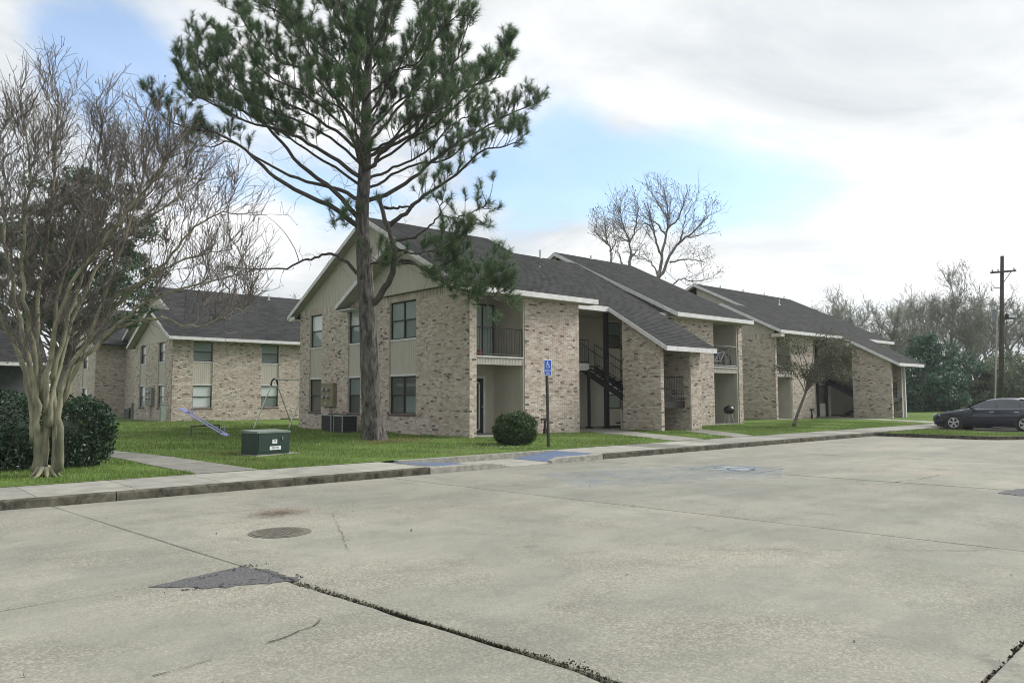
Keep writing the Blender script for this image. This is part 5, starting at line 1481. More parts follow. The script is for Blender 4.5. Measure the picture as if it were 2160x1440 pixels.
# pine straw pile on the lot and specks of litter
m_ = 620; a = rng.normal(size=(m_, 2)) * np.array([.20, .17]); an = rng.uniform(0, 6.28, m_); L = rng.uniform(.05, .12, m_)
p = np.stack([4.67 + a[:, 0], 10.1 + a[:, 1], rng.uniform(.004, .03, m_)], 1); v = np.stack([np.cos(an) * L, np.sin(an) * L, rng.uniform(-.01, .02, m_)], 1); s = np.stack([-np.sin(an), np.cos(an), 0 * an], 1) * .003
q = np.empty((m_, 3, 3)); q[:, 0] = p - s; q[:, 1] = p + s; q[:, 2] = p + v
npmesh('pine_straw', q.reshape(-1, 3), 3, simple('rusty_pine_straw', (.20, .10, .055), (.12, .065, .04), .9, 30), None, (4.67, 10.1, 0), label='rusty pine straw lying on the lot beyond the manhole', cat='debris', kind='stuff')
m_ = 45; x = rng.uniform(0, 16, m_); y = rng.uniform(1.8, 12.8, m_)
npmesh('leaf_litter', leaf_quads(np.stack([x, y, np.full(m_, .008)], 1), .018, 9), 4, simple('dead_leaves', (.10, .075, .05), (.05, .04, .03), .9, 20), None, (6, 6, 0), label='small dead leaves scattered over the concrete lot', cat='leaves', kind='stuff')
m_ = 2600; a = rng.normal(size=(m_, 2)) * np.array([.75, .55]); x = 13.1 + a[:, 0]; y = 20.4 + a[:, 1]; an = rng.uniform(0, 6.28, m_); L = rng.uniform(.08, .18, m_)
p = np.stack([x, y, np.array([lawn_z(q_, w_) for q_, w_ in zip(x, y)]) + rng.uniform(.02, .06, m_)], 1); v = np.stack([np.cos(an) * L, np.sin(an) * L, rng.uniform(-.03, .03, m_)], 1); s = np.stack([-np.sin(an), np.cos(an), 0 * an], 1) * .004
q = np.empty((m_, 3, 3)); q[:, 0] = p - s; q[:, 1] = p + s; q[:, 2] = p + v
npmesh('pine_straw', q.reshape(-1, 3), 3, simple('tan_pine_straw', (.26, .16, .085), (.17, .10, .055), .9, 30), None, (13.1, 20.4, .2), label='tan fallen pine needles around the foot of the tall pine', cat='needles', kind='stuff')
# fine cracks in the slabs
gr_ = MB()
for k in range(700):
    cx_, cy_ = rr.uniform(2.0, 3.2), rr.uniform(6.2, 7.25)
    e_ = abs((cy_ - 6.78) - .10 * (cx_ - 2.6)) ; lim = .06 + .30 * max(0, (cx_ - 2.05) / 1.1)
    if not lim * .75 < e_ < lim * 1.25: continue
    s = rr.uniform(.003, .008); gr_.obox((cx_, cy_, .006), rv(rr).normalized() * s, rv(rr).normalized() * s, UPV * s * .6)
obj('loose_grit', gr_, M_ASPH, origin=(2.6, 6.8, 0), label='loose asphalt grit scattered round the dark patch', cat='gravel', kind='stuff')
def crack(pts, w=.006):
    mb = MB(); r_ = random.Random(int(pts[0][0] * 77)); line = []
    for a, c in zip(pts[:-1], pts[1:]):
        a, c = Vector(a), Vector(c); n_ = max(2, int((c - a).length / .09))
        for k in range(n_): line.append(a.lerp(c, k / n_) + Vector((r_.uniform(-.018, .018), r_.uniform(-.018, .018))))
    for a, c in zip(line[:-1], line[1:]):
        if r_.random() < .22: continue
        n_ = Vector((-(c - a).y, (c - a).x)).normalized() * w * r_.uniform(.3, 1.2)
        mb.poly([(a.x - n_.x, a.y - n_.y, .0075), (c.x - n_.x * .8, c.y - n_.y * .8, .0075), (c.x + n_.x * .8, c.y + n_.y * .8, .0075), (a.x + n_.x, a.y + n_.y, .0075)])
    obj('crack', mb, simple('crack_dark', (.05, .045, .038), (.03, .028, .024), .98, 30), lot, kind='stuff')
crack([(1.32, 4.71), (2.0, 4.8), (2.56, 4.98), (2.85, 5.3)], .007); crack([(1.32, 4.71), (.95, 4.35)], .009)
crack([(14.0, 5.93), (15.5, 5.75), (16.9, 5.79)], .012); crack([(2.86, 10.72), (4.0, 10.75), (5.2, 10.5)], .006); crack([(4.1, 7.2), (5.2, 9.6), (6.1, 10.4)], .004)
crack([(13.5, 6.5), (14.1, 5.95)], .012); crack([(7.2, 4.4), (9.0, 2.6)], .004)

# ------------------------------------------------------------------ lot markings, manhole
def worn_paint(name, c, wear, most=.75):
    mt, nt, b = nodes_of(name); p = pos(nt)
    b.inputs['Base Color'].default_value = (*c, 1); b.inputs['Roughness'].default_value = .85
    tr = nt.nodes.new('ShaderNodeBsdfTransparent'); mx = nt.nodes.new('ShaderNodeMixShader')
    n = tnoise(nt, p, 2.6, 8, .72, .3); f = ramp(nt, n, [(max(0, wear - .12), (0, 0, 0)), (min(1, wear + .14), (most, most, most))])
    nt.links.new(f, mx.inputs[0]); nt.links.new(tr.outputs[0], mx.inputs[1]); nt.links.new(b.outputs[0], mx.inputs[2]); nt.links.new(mx.outputs[0], nt.nodes['Material Output'].inputs[0])
    return mt
mk = thing('parking_symbol', (14.85, 9.25, 0), 'faded blue and white wheelchair parking marking worn into the concrete', 'marking')
PB = worn_paint('faded_blue_paint', (.22, .29, .36), .50, .30); PB2 = worn_paint('faded_blue_outline', (.13, .20, .32), .42, .6); PW = worn_paint('faded_white_paint', (.50, .56, .60), .46, .55)
b = MB(); b.poly([(9.9, 9.3, .0065), (13.9, 7.7, .0065), (15.6, 8.6, .0065), (15.5, 10.2, .0065), (11.0, 11.6, .0065)]); obj('blue_field', b, PB, mk)
b = MB(); c_ = Vector((14.85, 9.27)); ax, ay = Vector((.72, .05)), Vector((-.06, .72))
for s_ in (-1, 1):
    for A1, A2 in ((ax, ay), (ay, ax)):
        m0 = c_ + A2 * s_; q = [m0 - A1 - A2 * .05, m0 + A1 - A2 * .05, m0 + A1 + A2 * .05, m0 - A1 + A2 * .05]
        b.poly([(p.x, p.y, .0085 if A1 is ax else .0095) for p in q])
obj('outline', b, PB2, mk)
b = MB(); q = [c_ - ax * .55 - ay * .5, c_ + ax * .55 - ay * .5, c_ + ax * .55 + ay * .55, c_ - ax * .55 + ay * .55]; b.poly([(p.x, p.y, .0085) for p in q]); obj('white_field', b, PW, mk)
def wheelchair(mb, o, rx, uy, nz, s, th=.004):
    """access symbol drawn with thin solid strokes: o centre, rx right, uy up"""
    o, rx, uy, nz = Vector(o), Vector(rx), Vector(uy), Vector(nz)
    P_ = lambda x, y: o + rx * x * s + uy * y * s
    def stroke(pts, w):
        for a, c in zip(pts[:-1], pts[1:]):
            a, c = P_(*a), P_(*c); d = (c - a); L = d.length
            if L > 1e-6: mb.obox((a + c) / 2, d / 2 + d.normalized() * w * s * .4, d.normalized().cross(nz) * w * s, nz * th)
    mb.tube([P_(-.06, .40) - nz * th, P_(-.06, .40) + nz * th], .085 * s, 12)
    stroke([(-.05, .30), (-.03, .02), (.20, .02), (.30, -.30), (.40, -.27)], .040)
    stroke([(-.04, .16), (.17, .16)], .035)
    stroke([(-.12, .14)] + [(-.06 + .27 * math.cos(t), -.16 + .27 * math.sin(t)) for t in [R(110 + 14 * k) for k in range(18)]], .034)
b = MB(); wheelchair(b, (14.85, 9.3, .0105), (.99, .07, 0), (-.08, .99, 0), (0, 0, 1), 1.0, .001); obj('symbol', b, PB2, mk)

mh = thing('manhole_cover', (4.02, 8.68, .0), 'round iron manhole cover set in the concrete lot', 'manhole')
M_IRON = simple('rusted_iron', (.20, .19, .155), (.11, .105, .088), .85, 18, metal=.3, bmp=.3)
b = MB(); b.disc((4.02, 8.68, -.03), (0, 0, 1), .36, 40, .036); obj('frame', b, M_IRON, mh)
b = MB(); b.disc((4.02, 8.68, .0), (0, 0, 1), .325, 40, .012); obj('lid', b, M_IRON, mh)
b = MB()
for i in range(-6, 7):
    for j in range(-6, 7):
        if i * i + j * j < 34: b.box(4.02 + i * .048 - .016, 4.02 + i * .048 + .016, 8.68 + j * .048 - .016, 8.68 + j * .048 + .016, .0115, .0165)
obj('tread_studs', b, M_IRON, mh, kind='stuff')

# ------------------------------------------------------------------ parking sign
sg = thing('parking_sign', (15.28, 15.55, .13), 'blue wheelchair parking sign on a black post by the kerb ramp', 'sign')
b = MB(); b.hexa([(15.25, 15.58, .08), (15.31, 15.58, .08), (15.31, 15.64, .08), (15.25, 15.64, .08), (15.20, 15.58, 2.28), (15.26, 15.58, 2.28), (15.26, 15.64, 2.28), (15.20, 15.64, 2.28)]); obj('post', b, M_BLACKM, sg)
b = MB(); b.box(15.075, 15.385, 15.565, 15.572, 2.205, 2.665); pl = obj('plate', b, simple('sign_white', (.78, .80, .84), (.72, .74, .78), .4, 3), sg)
b = MB(); b.box(15.09, 15.37, 15.561, 15.5645, 2.22, 2.65); obj('blue_face', b, simple('sign_blue', (.012, .085, .36), (.01, .07, .32), .4, 3), pl)
M_SW = simple('sign_lettering_white', (.62, .72, .88), (.55, .66, .85), .4, 3)
b = MB(); wheelchair(b, (15.225, 15.5605, 2.515), (1, 0, 0), (0, 0, 1), (0, -1, 0), .205, .0012); obj('access_symbol', b, M_SW, pl)
lettering('PARKING', .062, (15.23, 15.5605, 2.345), (1, 0, 0), (0, 0, 1), (0, -1, 0), M_SW, pl, .92)
lettering('ONLY', .066, (15.23, 15.5605, 2.27), (1, 0, 0), (0, 0, 1), (0, -1, 0), M_SW, pl)

# ------------------------------------------------------------------ transformer box
M_GREEN = simple('utility_green_paint', (.012, .038, .028), (.009, .028, .022), .45, 4, spec=.5)
ux = Vector((.975, .215, 0)).normalized(); uy = Vector((-.215, .975, 0)).normalized(); o0 = Vector((7.72, 18.05, .17))
tb = thing('transformer_box', o0 + ux * .48 + uy * .32, 'dark green utility transformer cabinet on the lawn with white number labels', 'utility box')
def ob_(x0, x1, y0, y1, z0, z1, zb=None):
    zb = z1 if zb is None else zb; q = lambda x, y, z: o0 + ux * x + uy * y + UPV * z
    m_ = MB(); m_.hexa([q(x0, y0, z0), q(x1, y0, z0), q(x1, y1, z0), q(x0, y1, z0), q(x0, y0, z1), q(x1, y0, z1), q(x1, y1, zb), q(x0, y1, zb)]); return m_
obj('pad', ob_(-.08, 1.2, -.10, .75, -.06, .03), M_CONC, tb)
obj('cabinet', ob_(0, .96, 0, .64, .03, .555), M_GREEN, tb)
obj('lid', ob_(-.015, .975, -.025, .66, .556, .60, .625), simple('weathered_green_lid', (.20, .24, .21), (.12, .16, .135), .55, 5), tb)
obj('door_panel', ob_(.03, .93, -.016, -.002, .10, .54), M_GREEN, tb)
hp = MB(); q = o0 + ux * .72 - uy * .03 + UPV * .42; hp.obox(q, ux * .012, uy * .012, UPV * .04); obj('hasp', hp, simple('satin_metal', (.6, .6, .58)), tb)
cc = o0 + ux * .50 - uy * .017
lb = MB(); lb.obox(o0 + ux * .52 - uy * .0195 + UPV * .185, ux * .165, uy * .002, UPV * .045); lab = obj('label_plate', lb, simple('sign_white', (.78, .80, .84)), tb)
M_INK = simple('black_ink', (.02, .02, .02), (.02, .02, .02), .6)
lettering('090744', .078, o0 + ux * .52 - uy * .022 + UPV * .185, ux, UPV, -uy, M_INK, lab, .95)
lb = MB(); lb.obox(o0 + ux * .50 - uy * .0195 + UPV * .345, ux * .07, uy * .002, UPV * .05); lab = obj('label_plate', lb, simple('sign_white', (.78, .80, .84)), tb)
lettering('75', .095, o0 + ux * .50 - uy * .022 + UPV * .345, ux, UPV, -uy, M_INK, lab)

# ------------------------------------------------------------------ seesaw and swing
M_PURPLE = simple('purple_paint', (.42, .41, .74), (.34, .33, .62), .5, 4); M_OLIVE = simple('rusty_green_pipe', (.10, .115, .055), (.07, .07, .04), .7, 8)
s0 = Vector((10.13, 28.28, .19)); sb_d = Vector((1.25, .64, 0)).normalized()
ss = thing('seesaw', s0, 'purple seesaw tilted on a low pipe stand on the play lawn', 'seesaw')
b = MB(); b.tube([s0 - sb_d * .7, s0 - sb_d * .7 + UPV * .40, s0 + sb_d * .7 + UPV * .40, s0 + sb_d * .7], .035, 8); obj('stand', b, M_OLIVE, ss)
hi = Vector((9.72, 29.25, 1.12)); lo2 = Vector((10.56, 27.4, .26))
for k in (-.10, .10):
    b = MB(); b.tube([hi + sb_d * k, lo2 + sb_d * k], .022, 8); obj('beam', b, M_PURPLE, ss)
ax_ = (hi - lo2).normalized(); nz = sb_d.cross(ax_)
for p in (hi, lo2):
    b = MB(); b.obox(p + ax_ * (-.05 if p is lo2 else .05), ax_ * .2, sb_d * .13, nz * .025); obj('seat', b, M_PURPLE, ss)
    b = MB(); p2 = p - ax_ * .25 * (1 if p is hi else -1); h_ = -nz if nz.z < 0 else nz; b.tube([p2 + sb_d * -.12 + h_ * .02, p2 + sb_d * -.12 + h_ * .2, p2 + sb_d * .12 + h_ * .2, p2 + sb_d * .12 + h_ * .02], .015, 6); obj('hand_bar', b, M_PURPLE, ss)
M_PIPE = simple('galvanised_pipe', (.66, .68, .60), (.50, .52, .45), .5, 10, metal=.4)
fa, fb = Vector((14.0, 33.2, .18)), Vector((16.5, 34.5, .18)); off = Vector((1.55, -.30, 0)); ap = (fa + fb) / 2 + UPV * 2.28; fd = (fb - fa).normalized()
swg = thing('swing_frame', (fa + fb) / 2 + off / 2, 'pipe swing frame with black arched top, partly hidden by the nearest building', 'swing')
for k in (0, 1):
    o_ = off * k
    for f_, sgn in ((fa, -1), (fb, 1)):
        b = MB(); b.tube([f_ + o_, ap + o_ + fd * sgn * .20 - UPV * .26], .028, 8); obj('leg', b, M_PIPE, swg)
    b = MB(); b.tube([ap + o_ + fd * (-.24 * math.cos(t)) + UPV * (-.30 + .32 * math.sin(t)) for t in [math.pi * q / 10 for q in range(11)]], .042, 8); obj('arch', b, M_BLACKM, swg)
b = MB(); b.tube([ap, ap + off], .032, 8); obj('top_bar', b, M_PIPE, swg)
for k, z in ((.35, .62), (.72, .58)):
    c_ = ap + off * k; b = MB(); b.obox((c_.x, c_.y, z), off.normalized() * .2, fd * .08, UPV * .02); st_ = obj('seat', b, M_BLACKM, swg)
    b = MB()
    for s_ in (-1, 1): b.tube([c_ + off.normalized() * .18 * s_ - UPV * .03, Vector((c_.x, c_.y, z)) + off.normalized() * .18 * s_], .006, 4)
    obj('chain', b, M_PIPE, st_)

# ------------------------------------------------------------------ fixtures on and by the walls
M_METER = simple('meter_box_paint', (.23, .20, .13), (.19, .16, .10), .6, 5)
def meters(x, y0, y1, z0, z1, label, mat):
    t = thing('meter_box', (x - .1, (y0 + y1) / 2, z0), label, 'electric meter', None)
    b = MB(); b.box(x - .2, x - .018, y0, y1, z0, z1); obj('cabinet', b, mat, t)
    for i in (0, 1):
        for j in (0, 1):
            y = y1 - (.27 + .38 * i) * (y1 - y0); z = z0 + (.42 + .32 * j) * (z1 - z0)
            b = MB(); b.tube([(x - .2, y, z), (x - .23, y, z), (x - .30, y, z)], [.095, .095, .075], 14); obj('meter', b, simple('meter_glass', (.45, .44, .40), (.10, .10, .09), .2, 9, spec=.7), t)
    b = MB(); b.tube([(x - .2, y1 - .45 * (y1 - y0), z0 + .13), (x - .24, y1 - .45 * (y1 - y0), z0 + .13)], .045, 10); obj('lock', b, M_WHITE, t)
    b = MB(); b.tube([(x - .1, y0 + .42 * (y1 - y0), z0), (x - .1, y0 + .42 * (y1 - y0), .12)], .035, 8); obj('conduit', b, simple('conduit_grey', (.36, .36, .33), (.28, .28, .26), .6, 6), t)
meters(15.99, 29.25, 30.32, 1.22, 2.22, 'tan four-meter electric cabinet on the gable wall behind the pine', M_METER)
meters(14.75, 50.0, 51.2, 1.15, 2.25, 'grey electric meter cabinet on the far building wall', simple('meter_box_grey', (.22, .225, .20), (.18, .18, .165), .6, 5))
def condenser(x0, x1, y0, y1, z0, h, label, mat, group=None):
    t = thing('air_conditioner', ((x0 + x1) / 2, (y0 + y1) / 2, z0), label, 'air conditioner', group)
    b = MB(); b.box(x0 - .06, x1 + .06, y0 - .06, y1 + .06, z0 - .08, z0 + .05); obj('pad', b, M_CONC, t)
    b = MB(); b.box(x0, x1, y0, y1, z0 + .052, z0 + h - .05); obj('casing', b, simple('coil_black', (.02, .022, .024), (.012, .013, .014), .6, 12), t)
    b = MB()
    for k in range(11):
        z = z0 + .1 + k * (h - .2) / 10
        b.box(x0 - .012, x1 + .012, y0 - .012, y1 + .012, z, z + .012)
    obj('grille', b, simple('grille_dark', (.05, .052, .055), (.035, .036, .04), .5, 9), t)
    b = MB(); b.box(x0 - .02, x1 + .02, y0 - .02, y1 + .02, z0 + h - .048, z0 + h); obj('top_cover', b, mat, t)
    b = MB()
    for a_, c_ in ((x0, y0), (x1, y0), (x0, y1), (x1, y1)): b.box(a_ - .018, a_ + .018, c_ - .018, c_ + .018, z0 + .06, z0 + h - .05)
    obj('corner_posts', b, mat, t)
    b = MB(); b.disc(((x0 + x1) / 2, (y0 + y1) / 2, z0 + h), (0, 0, 1), min(x1 - x0, y1 - y0) * .38, 20, .03); obj('fan_guard', b, M_BLACKM, t)
M_ACG = simple('condenser_grey', (.34, .35, .34), (.26, .27, .26), .55, 6)
condenser(14.95, 15.65, 27.8, 28.6, .17, .74, 'black-grilled air conditioner unit beside the pine trunk, left of its twin', M_ACG, 'air conditioners by the gable wall')
condenser(14.85, 15.5, 26.7, 27.4, .17, .74, 'air conditioner unit mostly hidden behind the pine trunk', M_ACG, 'air conditioners by the gable wall')
condenser(14.6, 15.4, 55.0, 56.0, .08, .85, 'dark air conditioner unit by the far building', M_ACG)
def cabinet(x, y, w, h, label, mat):
    t = thing('utility_pedestal', (x, y, .1), label, 'utility box'); b = MB(); b.box(x - w / 2, x + w / 2, y - w / 2, y + w / 2, .06, h); obj('body', b, mat, t)
    b = MB(); b.box(x - w / 2 - .02, x + w / 2 + .02, y - w / 2 - .02, y + w / 2 + .02, h, h + .05); obj('cap', b, mat, t)
    b = MB(); b.box(x - w / 2 - .012, x - w / 2, y - w * .35, y + w * .35, .25, h - .1); obj('panel', b, mat, t)
cabinet(14.3, 46.9, .26, 1.2, 'pale green utility pedestal at the corner of the far building', simple('pedestal_green', (.24, .29, .24), (.19, .23, .19), .6, 5))
cabinet(13.2, 54.6, .5, .82, 'light grey utility box in front of the far air conditioner', simple('pedestal_grey', (.38, .41, .40), (.32, .34, .33), .6, 5))
cabinet(14.2, 52.6, .14, 1.25, 'thin grey pipe pedestal beside the far meter wall', simple('pedestal_thin', (.22, .25, .22)))
def tee_post(x, y, label):
    t = thing('standpipe', (x, y, .2), label, 'standpipe', 'black standpipes along the front walls')
    b = MB(); b.tube([(x, y, .15), (x, y, .74)], .045, 8); b.box(x - .05, x + .05, y - .05, y + .05, .15, .45); obj('pipe', b, M_BLACKM, t)
    b = MB(); b.box(x - .19, x + .19, y - .04, y + .04, .74, .82); obj('cross_head', b, M_BLACKM, t)
    for s_ in (-1, 1):
        b = MB(); b.tube([(x + s_ * .16, y, .74), (x + s_ * .16, y, .66)], .02, 6); obj('spout', b, M_BLACKM, t)
tee_post(19.5, 20.1, 'black T-headed standpipe behind the blue parking sign')
tee_post(28.4, 19.6, 'black T-headed standpipe by the brick pier left of the charcoal grill')
tee_post(44.9, 22.7, 'black T-headed standpipe by the second building, under the leaning tree')
# charcoal grill
gx, gy = 33.0, 20.95
gr = thing('charcoal_grill', (gx, gy, .25), 'black round charcoal grill on the patio below the bicycle balcony', 'grill')
b = MB(); b.sphere((gx, gy, .92), .27, 16, 10, (1, 1, .8)); obj('kettle', b, simple('grill_enamel', (.012, .012, .013), (.02, .02, .02), .3, 9), gr, smooth=True)
b = MB(); b.tube([(gx, gy, .92), (gx, gy, .935)], .285, 18); obj('rim', b, M_BLACKM, gr)
for k in range(3):
    an = R(90 + 120 * k); b = MB(); b.tube([(gx + .14 * math.cos(an), gy + .14 * math.sin(an), .75), (gx + .3 * math.cos(an), gy + .3 * math.sin(an), .25)], .014, 6); obj('leg', b, M_PIPE, gr)
b = MB(); b.tube([(gx - .07, gy, 1.13), (gx - .07, gy, 1.19), (gx + .07, gy, 1.19), (gx + .07, gy, 1.13)], .012, 6); obj('handle', b, M_BLACKM, gr)
# bicycle on the balcony
bx, by, bz = 32.55, 21.45, UP
bi = thing('bicycle', (bx + .5, by, bz), 'dark and white bicycle parked on the balcony of the nearest building', 'bicycle')
for wx in (0, 1.05):
    b = MB(); b.tube([(bx + .1 + wx + .33 * math.cos(t), by, bz + .34 + .33 * math.sin(t)) for t in [2 * math.pi * k / 24 for k in range(25)]], .02, 6); wh = obj('wheel', b, simple('tyre_rubber', (.02, .02, .02), (.03, .03, .03), .8, 9), bi)
    b = MB()
    for k in range(12):
        t = 2 * math.pi * k / 12; b.tube([(bx + .1 + wx, by, bz + .34), (bx + .1 + wx + .31 * math.cos(t), by, bz + .34 + .31 * math.sin(t))], .0035, 3)
    obj('spokes', b, M_PIPE, wh)
V = lambda x, z: (bx + .1 + x, by, bz + z)
b = MB()
for a_, c_ in ((V(0, .34), V(.42, .32)), (V(.42, .32), V(.30, .78)), (V(0, .34), V(.31, .74)), (V(.42, .32), V(.86, .76)), (V(.31, .72), V(.84, .80)), (V(.84, .82), V(1.05, .34))): b.tube([a_, c_], .019, 6)
obj('frame', b, simple('bicycle_white', (.62, .66, .72), (.10, .14, .26), .4, 4), bi)
b = MB(); b.obox(V(.28, .84), (.13, 0, 0), (0, .06, 0), (0, 0, .025)); obj('saddle', b, M_BLACKM, bi)
b = MB(); b.tube([(bx + .1 + .86, by - .28, bz + .98), (bx + .1 + .84, by, bz + .95), (bx + .1 + .86, by + .28, bz + .98)], .015, 6); b.tube([V(.84, .8), V(.84, .95)], .015, 6); obj('handlebar', b, M_BLACKM, bi)
# chair and pots on balconies
cx_, cy_ = 42.35, 23.7
ch = thing('balcony_chair', (cx_, cy_, UP), 'black chair on the balcony of the second building', 'chair')
b = MB(); b.box(cx_ - .25, cx_ + .25, cy_ - .25, cy_ + .25, UP + .42, UP + .46); obj('seat', b, M_BLACKM, ch)
b = MB(); b.box(cx_ - .25, cx_ + .25, cy_ + .22, cy_ + .26, UP + .46, UP + .98); obj('backrest', b, M_BLACKM, ch)
for s_ in (-1, 1):
    for q_ in (-1, 1):
        b = MB(); b.box(cx_ + s_ * .22 - .02, cx_ + s_ * .22 + .02, cy_ + q_ * .22 - .02, cy_ + q_ * .22 + .02, UP, UP + .42); obj('leg', b, M_BLACKM, ch)
pt = thing('flower_pot', (16.95, 20.85, UP), 'small red clay pot at the left end of the nearest balcony', 'flower pot')
b = MB(); b.tube([(16.95, 20.85, UP), (16.95, 20.85, UP + .2)], [.09, .13], 14); obj('pot', b, simple('clay_red', (.24, .085, .06), (.18, .06, .045), .8, 9), pt)
b = MB(); b.tube([(16.95, 20.85, UP + .2), (16.95, 20.85, UP + .23)], .14, 14); obj('rim', b, simple('clay_red', (.24, .085, .06)), pt)

# ------------------------------------------------------------------ utility pole
PDp = 54
pb = ground_at(2110, PDp, .15)
pole = thing('utility_pole', pb, 'wooden utility pole with a cross arm and floodlight behind the dark car', 'utility pole')
ptop = at(2114, 540, PDp)
b = MB(); b.tube([pb, pb.lerp(ptop, .5), ptop], [.17, .15, .115], 12); obj('pole', b, B_POLE, pole, smooth=True)
rt = Vector((math.sin(YAW), -math.cos(YAW), 0)); fwd = Vector((math.cos(YAW), math.sin(YAW), 0))
ca = at(2116, 573, PDp - .2); arm = (rt * .8 - fwd * .6).normalized()
b = MB(); b.obox(ca, arm * .78, arm.cross(UPV) * .06, UPV * .06); obj('cross_arm', b, B_POLE, pole)
b = MB(); b.tube([ca + arm * .5, ca - UPV * .75], .025, 5); obj('brace', b, B_POLE, pole)
for k in (-.65, -.3, .65):
    b = MB(); b.tube([ca + arm * k + UPV * .06, ca + arm * k + UPV * .2], [.03, .045], 8); obj('insulator', b, simple('insulator_brown', (.10, .08, .07)), pole)
b = MB(); b.tube([at(2099, 852, PDp - .3), at(2103, 690, PDp - .3), at(2104, 655, PDp - .3)], .05, 8); obj('conduit', b, simple('conduit_grey', (.36, .36, .33)), pole)
fl = at(2131, 668, PDp - .3); b = MB(); b.obox(fl, rt * .28, fwd * .2, UPV * .17); hd_ = obj('floodlight', b, simple('lamp_housing', (.06, .065, .07), (.04, .042, .045), .5, 8), pole)
b = MB(); b.obox(fl - fwd * .21 + UPV * .02, rt * .23, fwd * .012, UPV * .10); obj('lens', b, simple('lamp_lens', (.55, .60, .62), (.45, .5, .52), .2, 4), hd_)
b = MB(); b.tube([fl + UPV * .17, fl + UPV * .24 - rt * .4], .03, 6); obj('bracket', b, M_BLACKM, pole)
b = MB(); b.tube([at(2112, 607, PDp), at(2098, 607, PDp), at(2094, 601, PDp), at(2090, 606, PDp), at(2093, 614, PDp)], .025, 5); obj('lamp_arm', b, M_BLACKM, pole)
tr_ = at(2098, 664, PDp); b = MB(); b.tube([tr_ - UPV * .5, tr_ + UPV * .4], .2, 12); b.tube([tr_ + UPV * .4, tr_ + UPV * .46], [.22, .1], 12); obj('transformer_can', b, simple('can_grey', (.22, .25, .26), (.17, .19, .2), .5, 5), pole)

